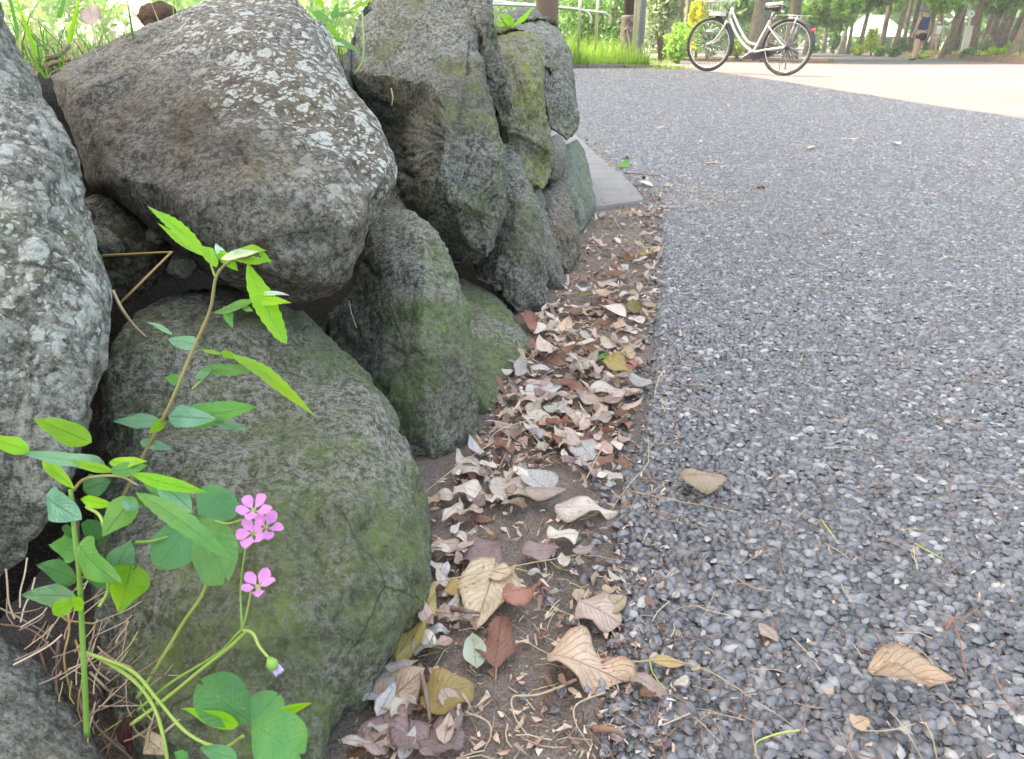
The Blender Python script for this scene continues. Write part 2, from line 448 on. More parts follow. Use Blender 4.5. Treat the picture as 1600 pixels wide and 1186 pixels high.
# -- verge of trodden dirt between the stones and the asphalt
def verge_h(V):
    p = V.copy(); p[:, 2] = 0
    return .004 * fbm(p * 14, 4, 3) + .0015 * fbm(p * 90, 3, 5)
sheet('dirt_verge', np.linspace(.05, 2.55, 260), lambda y: -.62, lambda y: EDGE(y) + .006, 110, M_DIRT, .0, verge_h)

# -- aggregate : crushed stones bedded in the asphalt (one mass, nobody could count it)
def aggregate():
    pts = []; y = .12
    while y < 12.6:
        sp = .0069 if y < 1.3 else .0069 + .0023 * (y - 1.3)
        xl = EDGE(y) if y < 2.4 else .15
        if y > 2.4: xl = max(-3.5, .02 * y - .05)
        xr = min(.72 * (y + .35) + .12, XB(y) + .01)
        n = int((xr - xl) / sp)
        xs = xl + np.arange(n) * sp + rng.uniform(-.33, .33, n) * sp + rng.uniform(0, sp)
        pts.append(np.stack([xs, np.full(n, y) + rng.uniform(-.36, .36, n) * sp], 1))
        y += sp * .88
    pts = np.concatenate(pts)
    # ragged edge, stones lost here and there
    ed = np.array([EDGE(q) for q in pts[:, 1]])
    keep = (pts[:, 0] < np.array([XB(q) for q in pts[:, 1]]) - .01) & (rng.random(len(pts)) > np.clip((pts[:, 1] - 6) / 14, 0, .5)) & (pts[:, 0] - ed > .004 + .012 * rng.random(len(pts)) ** 2) & (rng.random(len(pts)) > .02)
    # a few stones strewn on the dirt
    ex = []
    for _ in range(420):
        yy = rng.uniform(.2, 2.3); ex.append((EDGE(yy) - abs(rng.normal(0, .022)), yy))
    pts = np.concatenate([pts[keep], np.array(ex)]); n = len(pts); nex = len(ex)
    sz = .0047 * np.exp(rng.normal(0, .28, n)); sz[-nex:] *= .8; sz = np.clip(sz, .0024, .0072); sz *= 1 + .27 * np.clip(pts[:, 1] - 1.3, 0, 9)
    # a broken chip: low crown of facets over a six sided waist
    K = 6; an = (np.arange(K)[None] + rng.uniform(-.34, .34, (n, K))) * 2 * math.pi / K
    r1 = rng.uniform(.82, 1.12, (n, K)); r2 = r1 * rng.uniform(.30, .82, (n, K))
    w1 = np.stack([np.cos(an) * r1, np.sin(an) * r1, -.55 + 0 * an], -1)
    w2 = np.stack([np.cos(an) * r2, np.sin(an) * r2, rng.uniform(.12, .66, (n, K))], -1)
    ct = np.stack([rng.uniform(-.18, .18, n), rng.uniform(-.18, .18, n), rng.uniform(.5, .72, n)], -1)[:, None]
    V = np.concatenate([w1, w2, ct], 1)
    fc = np.array([(k, (k + 1) % K, K + (k + 1) % K) for k in range(K)] + [(k, K + (k + 1) % K, K + k) for k in range(K)] + [(K + k, K + (k + 1) % K, 2 * K) for k in range(K)])
    V = V * np.stack([rng.uniform(.95, 1.5, n), rng.uniform(.75, 1.05, n), rng.uniform(.36, .62, n)], 1)[:, None, :]
    a = rng.uniform(0, 2 * math.pi, n); ca, sa = np.cos(a), np.sin(a)
    V = np.stack([V[..., 0] * ca[:, None] - V[..., 1] * sa[:, None], V[..., 0] * sa[:, None] + V[..., 1] * ca[:, None], V[..., 2]], -1)
    tx, ty = rng.normal(0, .15, n), rng.normal(0, .15, n)
    V[..., 2] += V[..., 0] * tx[:, None] + V[..., 1] * ty[:, None]
    V *= sz[:, None, None]
    top = np.minimum(V[..., 2].max(1), .006 + .002 * np.clip(pts[:, 1] - 2, 0, 9))
    zc = .0056 + gz(pts[:, 0], pts[:, 1]) - top + .0008 * np.clip(pts[:, 1] - 2, 0, 8) * 1.2 + rng.normal(0, .0006, n) + .0012 * fbm(np.stack([pts[:, 0], pts[:, 1], 0 * pts[:, 0]], 1) * 9, 3, 8)
    V[..., 0] += pts[:, 0:1]; V[..., 1] += pts[:, 1:2]; V[..., 2] += zc[:, None]
    V = V.reshape(-1, 3)
    F = (fc[None] + (np.arange(n) * 13)[:, None, None]).reshape(-1, 3)
    sh = rng.random(n); at = np.repeat(sh, 13)
    m = NT('crushed_stone'); c = m.co()
    r = m.node('ShaderNodeAttribute', attribute_name='shade').outputs['Fac']
    col = m.ramp(r, [(0., (.026, .026, .027)), (.3, (.052, .052, .055)), (.6, (.088, .088, .093)), (.86, (.146, .147, .154)), (.97, (.25, .245, .24)), (1., (.38, .36, .33))])
    g = m.noise(c, 900, 3, .7); g2 = m.noise(c, 55, 4, .7)
    col = m.mix(m.math('MULTIPLY', m.ramp(g, [(.5, 0.), (.7, 1.)]), .35), col, (.24, .23, .22))
    col = m.mix(m.math('MULTIPLY', m.ramp(g2, [(.56, 0.), (.7, 1.)]), .45), col, (.15, .13, .115))
    mat = m.fin(col, .36, m.bump(g, .35, .0008), .95)
    o = mesh('gravel', V, F, mat, smooth=False, attr={'shade': at})
    tag(o, 'dark crushed stones bedded all over the near asphalt path', 'gravel', kind='stuff')
aggregate()

# -- soil bank that the stones hold up
WALLX = curve_x([(-.16, .1), (-.10, .36), (-.07, .49), (-.05, .70), (.0, .97), (.03, 1.1), (.12, 1.65), (.18, 2.0), (.2, 2.2)])
def bank():
    ys = np.linspace(-.3, 2.8, 150); V = []
    prof = [(0, -.02), (-.16, -.01), (-.36, .03), (-.46, .12), (-.54, .25), (-.60, .325), (-.68, .35), (-.8, .36), (-1.3, .36), (-2.2, .36), (-4, .36)]
    pr = np.array(prof); off = np.interp(np.linspace(0, 1, 70), np.linspace(0, 1, len(pr)), pr[:, 0]); hz = np.interp(np.linspace(0, 1, 70), np.linspace(0, 1, len(pr)), pr[:, 1])
    for y in ys:
        k = 1 - sstep(2.5, 2.8, y); kk = 1 - .42 * sstep(1.1, 1.9, y)
        V.append(np.stack([WALLX(y) - .02 + off * kk, np.full(70, y), hz * k - .01], 1))
    V = np.concatenate(V)
    q = fbm(V * 9, 4, 9) * .03 + fbm(V * 45, 3, 4) * .008
    V[:, 2] += q * (V[:, 2] > .02); V[:, 0] += fbm(V * 12 + 5, 3, 2) * .02
    i = np.arange(149)[:, None] * 70 + np.arange(69)[None, :]
    F = np.stack([i, i + 70, i + 71, i + 1], -1).reshape(-1, 4)
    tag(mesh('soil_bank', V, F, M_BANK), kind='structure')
bank()

# -- flat concrete kerb piece at the foot of the last stone
M_CONC = soil_mat('kerb_concrete', (.25, .24, .228), (.33, .318, .305), (.34, .33, .31), 1.2, .003)
def slab(name, poly, z0, z1, mat, bev=.004, parent=None):
    bm = bmesh.new()
    vs = [bm.verts.new((x, y, z1)) for x, y in poly]
    f = bm.faces.new(vs)
    if f.normal.z < 0: f.normal_flip()
    r = bmesh.ops.extrude_face_region(bm, geom=[f])
    for v in [e for e in r['geom'] if isinstance(e, bmesh.types.BMVert)]: v.co.z = z0
    bmesh.ops.recalc_face_normals(bm, faces=bm.faces)
    bmesh.ops.bevel(bm, geom=bm.edges[:], offset=bev, segments=2, affect='EDGES')
    me = bpy.data.meshes.new(name); bm.to_mesh(me); bm.free()
    me.materials.append(mat); o = bpy.data.objects.new(name, me); COL.objects.link(o); o.parent = parent; return o
kp = [G(*q) for q in ((893, 206), (935, 247), (985, 288), (1010, 318), (960, 326), (925, 330), (905, 300), (880, 210))]
tag(slab('kerb_slab', [(p.x, p.y) for p in kp], -.06, .0095, M_CONC), 'grey flat concrete kerb piece at the foot of the farthest wall stones', 'kerb')

# ================================================================== BOULDERS
def resample(poly, n):
    p = np.array(smooth_line(list(poly) + [poly[0]], 8))[:, :2]
    d = np.r_[0, np.cumsum(np.hypot(*np.diff(p, axis=0).T))]
    t = np.linspace(0, d[-1], n, endpoint=False)
    return np.stack([np.interp(t, d, p[:, 0]), np.interp(t, d, p[:, 1])], 1)
def boulder(label, poly, anchors, thick, mat, seed, back=None, p=2.3, bumps=(), ridges=(), folds=(), rough=1., res=(220, 90), cen=None, fac=15, group='boulders of the low garden wall', name='boulder', slope=(0, 0), cat='boulder', parent=None):
    """poly: outline seen from the camera; anchors: three (u,v,s) that set its mean plane; thick: depth of the swelling in m"""
    O = resample(poly, res[0])
    A = np.array([[1, a[0], a[1]] for a in anchors], float); q = np.linalg.solve(A, 1 / (np.array([a[2] for a in anchors]) * (.985 if group else 1.)))
    def s_of(u, v): return 1 / (q[0] + q[1] * u + q[2] * v)
    C = O.mean(0) if cen is None else np.array(cen, float)
    back = back or thick * 1.6
    Rpx = np.hypot(*(O - C).T).mean()
    rings = res[1]
    ph = np.linspace(0, math.pi, rings)[1:-1]
    t = np.sin(ph) ** .9; side = np.cos(ph)
    UV = C + (O - C)[None] * t[:, None, None]
    prof = (np.clip(1 - t ** p, 0, 1)) ** (1 / p)
    front = side > 0
    u, v = UV[..., 0], UV[..., 1]
    X, Y = (u - C[0]) / Rpx, (v - C[1]) / Rpx
    s0 = s_of(u, v)
    h = np.where(front, thick, 0)[:, None] * prof[:, None] * np.ones_like(u)
    h = h * (1 + slope[0] * X + slope[1] * Y)
    for (bu, bv, br, bh) in bumps:
        h += front[:, None] * prof[:, None] ** .5 * bh * np.exp(-((u - bu) ** 2 + (v - bv) ** 2) / (br * br))
    for (pl, wd, dp) in ridges:       # a crease or crest along a line: wd px, dp m (negative = groove)
        a = np.array(pl, float); best = np.full(u.shape, 1e9)
        for i in range(len(a) - 1):
            ab = a[i + 1] - a[i]; tt = np.clip(((u - a[i, 0]) * ab[0] + (v - a[i, 1]) * ab[1]) / (ab @ ab), 0, 1)
            best = np.minimum(best, np.hypot(u - a[i, 0] - tt * ab[0], v - a[i, 1] - tt * ab[1]))
        h += front[:, None] * prof[:, None] ** .5 * dp * np.exp(-np.abs(best / wd) ** 1.4)
    for (pl, sg, k_, w0) in folds:      # beyond a line the face turns away: sg side, k_ m per px, w0 px of rounding
        a = np.array(pl, float); best = np.full(u.shape, 1e9); sd = np.zeros_like(u)
        for i in range(len(a) - 1):
            ab = a[i + 1] - a[i]; tt = np.clip(((u - a[i, 0]) * ab[0] + (v - a[i, 1]) * ab[1]) / (ab @ ab), 0, 1)
            dx, dy = u - a[i, 0] - tt * ab[0], v - a[i, 1] - tt * ab[1]; dd = np.hypot(dx, dy)
            cr = ab[0] * dy - ab[1] * dx; m_ = dd < best; best = np.where(m_, dd, best); sd = np.where(m_, np.sign(cr), sd)
        dist = np.where(sd * sg > 0, best, 0)
        h -= front[:, None] * k_ * (np.sqrt(dist ** 2 + w0 ** 2) - w0)
    h = np.where(front[:, None], np.maximum(h, -.6 * back * prof[:, None]), h)
    s = s0 - h
    D = np.stack([(u - U0) / F_PX, CP + (V0 - v) / F_PX * SP, -SP + (V0 - v) / F_PX * CP], -1)
    Pt = np.array([0, 0, CAM_H]) + D * s[..., None]
    cd = np.array(ray(C[0], C[1])); 
    bk = np.where(front, 0, back)[:, None] * prof[:, None]
    Pt = Pt + cd * bk[..., None]
    sc = s_of(C[0], C[1])
    pf = np.array([0, 0, CAM_H]) + cd * (sc - h[0].mean() if False else sc - thick - sum(b[3] * math.exp(-((C[0]-b[0])**2 + (C[1]-b[1])**2) / b[2]**2) for b in bumps))
    pb = np.array([0, 0, CAM_H]) + cd * (sc + back)
    n = res[0]; V = np.concatenate([[pf], Pt.reshape(-1, 3), [pb]])
    # normals for the relief
    nr = len(ph); idx = 1 + np.arange(nr * n).reshape(nr, n)
    a = idx[:-1]; b = idx[1:]; F4 = np.stack([a, np.roll(a, -1, 1), np.roll(b, -1, 1), b], -1).reshape(-1, 4)
    fN = np.cross(V[F4[:, 2]] - V[F4[:, 0]], V[F4[:, 3]] - V[F4[:, 1]])
    N = np.zeros_like(V)
    for k in range(4): np.add.at(N, F4[:, k], fN)
    N[0] = fN[:n].sum(0); N[-1] = fN[-n:].sum(0)
    ce = V.mean(0)
    if (N * (V - ce)).sum() < 0: N = -N; flip = True
    else: flip = False
    N /= np.linalg.norm(N, axis=1, keepdims=True) + 1e-12
    size = Rpx * sc / F_PX
    fr = np.random.default_rng(seed * 7 + 1)
    tocam = -np.array(cd) / np.linalg.norm(cd)
    cap_ = size * (.20 if fac > 10 else .13)
    for k in range(fac):           # broken, flattened faces
        q_ = fr.normal(size=3); q_ /= np.linalg.norm(q_); q_ = q_ + tocam * .8; q_ /= np.linalg.norm(q_); qc = q_ @ tocam
        if qc < .38: continue
        fv = (V - ce) @ tocam > 0      # the plane pushes points straight back, so the outline stays
        pr_ = (V - ce) @ q_; lim = np.quantile(pr_[fv], fr.uniform(.76, .93)); ex_ = np.clip(pr_ - lim, 0, None) * sstep(0, size * .22, (V - ce) @ tocam + size * .02)
        V = V - tocam[None] * (cap_ * np.tanh(ex_ / qc * .8 / cap_))[:, None]
    W = V * 1.0
    d = .070 * size * fbm(W * (1.1 / size) + seed, 3, seed) + .034 * size * fbm(W * (3.4 / size) + seed, 3, seed + 5)
    rg = 1 - np.abs(fbm(W * (2.2 / size) + seed * 1.7, 3, seed + 9)) * 2
    d += -.045 * size * rough * np.clip(rg - .70, 0, 1) / .30 * .6
    d += .0042 * rough * fbm(W * 75, 4, seed + 2, .6)
    pit = fbm(W * 46 + 9, 3, seed + 31)
    d -= .004 * rough * np.clip(pit - .22, 0, 1) / .3
    V = V + N * d[:, None]
    F = [tuple(f) for f in (F4 if not flip else F4[:, ::-1])]
    f0 = [(0, int(idx[0, (k + 1) % n]), int(idx[0, k])) for k in range(n)]
    f1 = [(len(V) - 1, int(idx[-1, k]), int(idx[-1, (k + 1) % n])) for k in range(n)]
    if flip: f0 = [g[::-1] for g in f0]; f1 = [g[::-1] for g in f1]
    loc = V.mean(0)
    o = mesh(name, V, [tuple(int(x) for x in f) for f in F] + f0 + f1, mat, parent, loc=tuple(loc))
    tag(o, label, cat, group)
    return o

M_LICH = stone_mat('stone_lichen', (.115, .115, .10), (.05, .05, .042), (.21, .21, .185), (.07, .075, .04), .25, mottling=.5, spots=.6, spot_scale=60, spot_dir=None)
M_TOP = stone_mat('stone_spotted', (.115, .105, .092), (.06, .052, .044), (.185, .172, .152), (.07, .065, .035), .28, spots=.78, spot_scale=50, spot_dir=(.52, .25, .55), brown=.5, grain=.8)
M_MOSS = stone_mat('stone_mossy', (.125, .128, .105), (.06, .064, .05), (.20, .205, .17), (.055, .085, .028), .62, brown=.3)
M_MOSS2 = stone_mat('stone_green', (.125, .135, .115), (.06, .068, .054), (.20, .215, .185), (.045, .088, .028), .56, brown=.8)
M_DARK = stone_mat('stone_dark', (.125, .132, .122), (.055, .057, .05), (.23, .245, .225), (.06, .08, .032), .45, brown=.55)
M_YEL = stone_mat('stone_olive', (.15, .15, .118), (.07, .07, .052), (.25, .245, .19), (.115, .13, .03), .78, mottling=.3)
M_GREY2 = stone_mat('stone_weathered', (.16, .165, .155), (.06, .062, .055), (.29, .30, .285), (.085, .10, .04), .42, mottling=.35)
M_BRN = stone_mat('stone_brown', (.15, .125, .10), (.075, .06, .047), (.22, .195, .165), (.08, .085, .04), .3, brown=.5)
M_PGR = stone_mat('stone_pale_green', (.15, .18, .155), (.09, .11, .09), (.23, .26, .235), (.09, .14, .07), .5, grain=.7)
M_GREY = stone_mat('stone_grey', (.14, .142, .135), (.075, .077, .07), (.23, .232, .215), (.075, .085, .045), .28, grain=.8)

boulder('big grey boulder crusted all over with pale lichen at the left edge of the wall',
    [(-60, -60), (0, -12), (22, 45), (62, 108), (100, 180), (126, 262), (142, 345), (165, 430), (180, 510), (181, 570), (170, 625), (150, 690), (122, 760), (82, 832), (32, 898), (-10, 940), (-120, 960), (-350, 800), (-420, 400), (-330, 80), (-180, -80)],
    [(0, 100, .60), (100, 700, .50), (-300, 400, .55)], .10, M_LICH, 3, back=.2, bumps=[(40, 500, 120, .02)], cen=(-60, 430), fac=7)
boulder('plain grey boulder low in the corner below the lichen crusted one',
    [(-250, 1120), (-120, 1000), (-20, 985), (20, 1006), (60, 1040), (100, 1085), (135, 1135), (160, 1180), (185, 1260), (120, 1400), (-150, 1420)],
    [(0, 1020, .47), (150, 1180, .44), (-100, 1100, .44)], .06, M_GREY, 5, back=.14)
boulder('large rounded brown boulder with white lichen spots on top of the wall',
    [(72, 118), (110, 92), (180, 58), (245, 28), (300, 4), (360, -12), (425, -14), (465, 6), (500, 45), (535, 108), (572, 162), (603, 205), (621, 255), (618, 292), (600, 322), (596, 348), (580, 372), (572, 402), (548, 445), (518, 472), (480, 488), (440, 480), (396, 468), (345, 438), (290, 392), (245, 362), (200, 332), (165, 308), (138, 285), (120, 235), (100, 180), (82, 140)],
    [(100, 120, .92), (600, 260, .80), (450, 480, .70)], .15, M_TOP, 8, back=.2, bumps=[(420, 300, 180, .02)], ridges=[([(272, 105), (300, 135), (335, 190), (372, 235), (420, 300)], 5, -.006), ([(420, 60), (470, 110)], 6, -.004), ([(596, 348), (560, 385)], 16, -.008)], rough=.7, p=2.6, slope=(.1, .0), fac=7)
boulder('broad mossy green boulder behind the pink flowers',
    [(175, 570), (182, 510), (215, 474), (270, 446), (330, 432), (385, 440), (440, 464), (500, 505), (558, 568), (610, 640), (648, 726), (671, 830), (674, 895), (660, 945), (628, 1005), (592, 1055), (560, 1112), (528, 1165), (500, 1240), (360, 1310), (240, 1250), (165, 1120), (140, 980), (140, 830), (160, 690)],
    [(330, 440, .80), (668, 880, .615), (540, 1120, .505)], .10, M_MOSS, 12, back=.2, bumps=[(300, 520, 130, .01), (520, 720, 90, .012)], ridges=[([(455, 690), (470, 800), (500, 900)], 26, -.010), ([(560, 930), (500, 990)], 22, -.008)], rough=1.1, p=2.5, slope=(.55, -.15), fac=3)
boulder('upright green mossy stone between the spotted boulder and the leaf litter',
    [(572, 352), (608, 326), (645, 327), (674, 350), (702, 394), (718, 445), (735, 495), (743, 560), (744, 640), (744, 700), (730, 732), (690, 752), (640, 768), (590, 745), (540, 665), (498, 585), (512, 500), (545, 450), (562, 400)],
    [(620, 330, 1.0), (640, 740, .80), (735, 690, .80)], .11, M_MOSS2, 21, back=.2, bumps=[(660, 520, 60, .015)], ridges=[([(560, 510), (620, 500), (660, 470)], 18, -.006)], folds=[([(590, 300), (612, 420), (625, 560), (600, 780)], 1, .0004, 14), ([(500, 640), (740, 600)], 1, .00025, 20)], p=3.2, slope=(.35, .1))
boulder('low sloping mossy stone wedged under the tall dark boulder',
    [(690, 436), (730, 440), (760, 452), (790, 480), (812, 508), (828, 543), (812, 572), (786, 600), (780, 640), (770, 672), (752, 697), (720, 705), (690, 680), (670, 600), (670, 500)],
    [(720, 440, 1.22), (828, 545, 1.06), (740, 700, .83)], .06, M_MOSS, 27, back=.2, slope=(-.2, .1), rough=.8)
boulder('tall angular dark boulder with a sharp vertical edge and shaded left face',
    [(540, 90), (556, 48), (572, 12), (600, -22), (665, -30), (735, -28), (752, 30), (763, 92), (772, 160), (785, 215), (795, 262), (799, 310), (800, 355), (786, 392), (776, 425), (742, 434), (705, 437), (680, 425), (655, 385), (622, 350), (590, 335), (560, 300), (545, 200)],
    [(560, 60, 1.30), (790, 300, 1.12), (700, 430, 1.0)], .14, M_DARK, 33, back=.36,
    ridges=[([(690, 240), (712, 300)], 6, -.008), ([(560, 150), (640, 170)], 50, .02), ([(700, 60), (740, 200), (770, 320)], 14, -.01)], folds=[([(460, 100), (600, 112), (672, 128), (692, 160), (694, 220), (706, 270), (738, 340), (762, 470)], 1, .0024, 5), ([(640, -60), (656, 0), (684, 80), (696, 160), (700, 300)], 1, .0006, 5), ([(560, 345), (700, 352), (820, 365)], 1, .0008, 12)], p=3.2, slope=(.5, 0), rough=1.2, cen=(712, 215))
boulder('rough grey stone hanging down behind the tall dark boulder',
    [(690, -28), (735, -30), (766, -20), (772, 45), (784, 98), (795, 140), (806, 185), (801, 204), (786, 207), (775, 183), (760, 140), (735, 70), (700, 10)],
    [(730, -20, 1.36), (800, 190, 1.24), (750, 80, 1.30)], .06, M_DARK, 37, back=.22, rough=1.5, ridges=[([(740, 0), (762, 80), (780, 150)], 9, .025), ([(722, 10), (745, 80)], 9, -.02)], slope=(.3, 0))
boulder('long narrow stone standing on the dirt with a dark mossy foot',
    [(760, 225), (785, 205), (803, 214), (818, 245), (830, 290), (842, 330), (851, 375), (855, 420), (856, 465), (853, 498), (838, 503), (805, 484), (782, 452), (740, 428), (735, 350), (745, 270)],
    [(800, 215, 1.45), (853, 490, 1.17), (770, 430, 1.2)], .10, M_DARK, 41, back=.2, folds=[([(780, 180), (808, 260), (822, 360), (842, 400), (846, 520)], 1, .0006, 6)], slope=(.4, 0), rough=1.2, p=2.2)
boulder('olive green stone with yellow moss under the flat topped stones',
    [(765, 52), (800, 44), (838, 60), (850, 105), (851, 150), (856, 205), (862, 245), (857, 278), (844, 298), (818, 292), (798, 250), (780, 215), (770, 190), (755, 120)],
    [(800, 50, 1.62), (858, 270, 1.42), (770, 180, 1.45)], .13, M_YEL, 45, back=.25, bumps=[(815, 90, 40, .02)], ridges=[([(800, 100), (815, 200)], 8, -.012)], folds=[([(812, 60), (822, 90), (834, 170), (846, 300)], 1, .0004, 8), ([(740, 92), (822, 98), (850, 70)], -1, .0012, 6)], slope=(.3, 0), rough=1.3, p=2.2)
boulder('furrowed grey stone with a flat top at the far end of the wall',
    [(775, 42), (805, 32), (845, 29), (868, 38), (884, 66), (893, 98), (898, 142), (905, 188), (903, 212), (888, 223), (869, 214), (856, 205), (846, 160), (836, 100), (800, 84), (770, 70)],
    [(800, 40, 1.85), (905, 195, 1.75), (850, 205, 1.62)], .13, M_GREY2, 49, back=.3, ridges=[([(852, 80), (862, 150), (872, 210)], 7, -.022), ([(872, 90), (884, 190)], 6, -.016), ([(835, 75), (850, 120)], 7, .012), ([(775, 72), (838, 90)], 6, .02)], folds=[([(890, 60), (850, 62), (838, 100), (846, 160), (858, 230)], 1, .0008, 5), ([(760, 78), (838, 84), (900, 60)], -1, .0011, 6)], slope=(.3, 0), rough=1.5, cen=(862, 110), p=2.2)
boulder('small rounded stone pinched between the olive stone and the furrowed stone',
    [(857, 217), (868, 211), (880, 217), (884, 240), (882, 262), (874, 281), (860, 281), (852, 268), (855, 240)],
    [(868, 212, 1.62), (884, 250, 1.60), (862, 280, 1.50)], .05, M_GREY, 53, back=.12, res=(90, 40))
boulder('brownish stone standing on the dirt second from the far end of the wall',
    [(845, 292), (862, 279), (880, 286), (892, 312), (901, 350), (906, 385), (900, 410), (884, 436), (862, 445), (848, 430), (842, 360)],
    [(865, 282, 1.62), (903, 400, 1.50), (855, 440, 1.38)], .09, M_BRN, 57, back=.2, rough=1.1, slope=(.3, 0))
boulder('narrow grey stone leaning behind the long stone with the mossy foot',
    [(826, 300), (846, 296), (862, 330), (872, 372), (882, 432), (878, 462), (860, 478), (845, 470), (835, 400)],
    [(840, 300, 1.52), (880, 440, 1.36), (850, 470, 1.26)], .05, M_GREY, 59, back=.16, res=(140, 50), rough=1.1)
boulder('smooth pale green stone that ends the wall beside the kerb piece',
    [(872, 236), (890, 222), (906, 220), (916, 250), (924, 286), (931, 315), (924, 338), (908, 366), (900, 380), (888, 340), (874, 290)],
    [(895, 224, 2.05), (930, 318, 2.0), (905, 370, 1.70)], .11, M_PGR, 61, back=.25, rough=.8, slope=(.2, 0))
boulder('round grey stone half hidden in grass beyond the furrowed stone',
    [(860, 70), (878, 66), (889, 72), (894, 88), (892, 103), (880, 113), (862, 112)], [(880, 70, 12.), (892, 90, 12.), (870, 105, 11.9)], .12, M_GREY, 63, back=.2, res=(80, 40), group=None)
boulder('low dark rock lying on the bed behind the flat topped stone',
    [(782, 28), (795, 18), (820, 11), (838, 16), (850, 30), (846, 44), (800, 50)], [(800, 20, 2.25), (845, 30, 2.25), (810, 45, 2.2)], .08, M_GREY, 67, back=.2, res=(80, 40), group=None)
boulder('brown clod of rock in the grass at the top of the spotted boulder',
    [(214, 24), (224, 8), (245, 3), (268, 8), (276, 22), (262, 40), (230, 44)], [(245, 5, 1.2), (270, 25, 1.2), (230, 40, 1.18)], .03, simple('brown_rock', (.12, .07, .045), (.07, .04, .03), 60, .9, .2, bump=.8, bdist=.004), 69, back=.05, res=(80, 40), group=None)

# rubble packed behind the two lichen boulders
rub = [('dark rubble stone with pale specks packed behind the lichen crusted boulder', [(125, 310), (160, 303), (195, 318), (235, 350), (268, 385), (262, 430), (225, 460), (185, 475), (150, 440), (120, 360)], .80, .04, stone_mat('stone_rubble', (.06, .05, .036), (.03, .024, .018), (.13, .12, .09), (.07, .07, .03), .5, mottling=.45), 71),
       ('smooth light grey pebble slab in the gap beside the lichen crusted boulder', [(140, 352), (165, 358), (190, 378), (196, 396), (172, 402), (142, 390)], .735, .012, M_GREY, 73),
       ('small pointed grey stone in the gap under the spotted boulder', [(238, 350), (246, 356), (254, 372), (248, 380), (232, 376), (230, 364)], .735, .01, M_GREY, 75),
       ('flat tan grey stone in the gap above the mossy boulder', [(268, 405), (285, 401), (305, 404), (309, 418), (300, 434), (276, 436), (262, 424)], .735, .016, M_GREY, 77)]
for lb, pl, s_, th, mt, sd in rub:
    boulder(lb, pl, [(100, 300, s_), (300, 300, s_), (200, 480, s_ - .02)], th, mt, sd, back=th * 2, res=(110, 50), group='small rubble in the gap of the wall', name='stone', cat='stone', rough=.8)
# ================================================================== SHADE ROOF : unseen, added to shade the near path; and the brown column
M_COLUMN = simple('column_paint', (.22, .145, .12), (.19, .125, .105), 6, .6, .4)
M_WOOD = simple('shade_roof_timber', (.16, .11, .075), (.10, .07, .05), 12, .7, .3, bump=.3)
RX0, RX1, RY0, RY1, RZ = -12.0, -2.95, -6.0, 14.6, 9.0
def shade_roof_and_column():
    t = empty('added_shade_roof', ((RX0 + RX1) / 2, 4, 0), 'added unseen timber canopy roof on tall posts shading the near path', 'canopy')
    def ch(o): return child_origin(t, o)
    m = MB(); m.box(((RX0 + RX1) / 2, (RY0 + RY1) / 2, RZ + .12), (RX1 - RX0, RY1 - RY0, .14)); ch(m.build('roof', M_WOOD, smooth=False))
    for k in range(15): ch(MB().box(((RX0 + RX1) / 2, RY0 + .4 + k * (RY1 - RY0 - .8) / 14, RZ - .03), (RX1 - RX0 - .1, .09, .16)).build('rafter', M_WOOD, smooth=False))
    for (x, y) in ((-11.5, 13.5), (-11.5, 3.5), (-11.5, -5.4), (-3.6, -5.4)):
        V, F = tube_vf([(x, y, -.05), (x, y, RZ - .1)], .16, 20); ch(MB().add(V, F).build('post', M_COLUMN))
    V, F = tube_vf([(.47, 11.4, -.05), (.47, 11.4, 3.2)], .15, 32); c = V.mean(0)
    tag(mesh('column', V, F, M_COLUMN, loc=(.47, 11.4, 0)), 'round brown painted column rising behind the farthest wall stone', 'column')
def child_origin(t, o): o.parent = t; o.matrix_parent_inverse = Matrix.Translation(-t.location); return o
shade_roof_and_column()

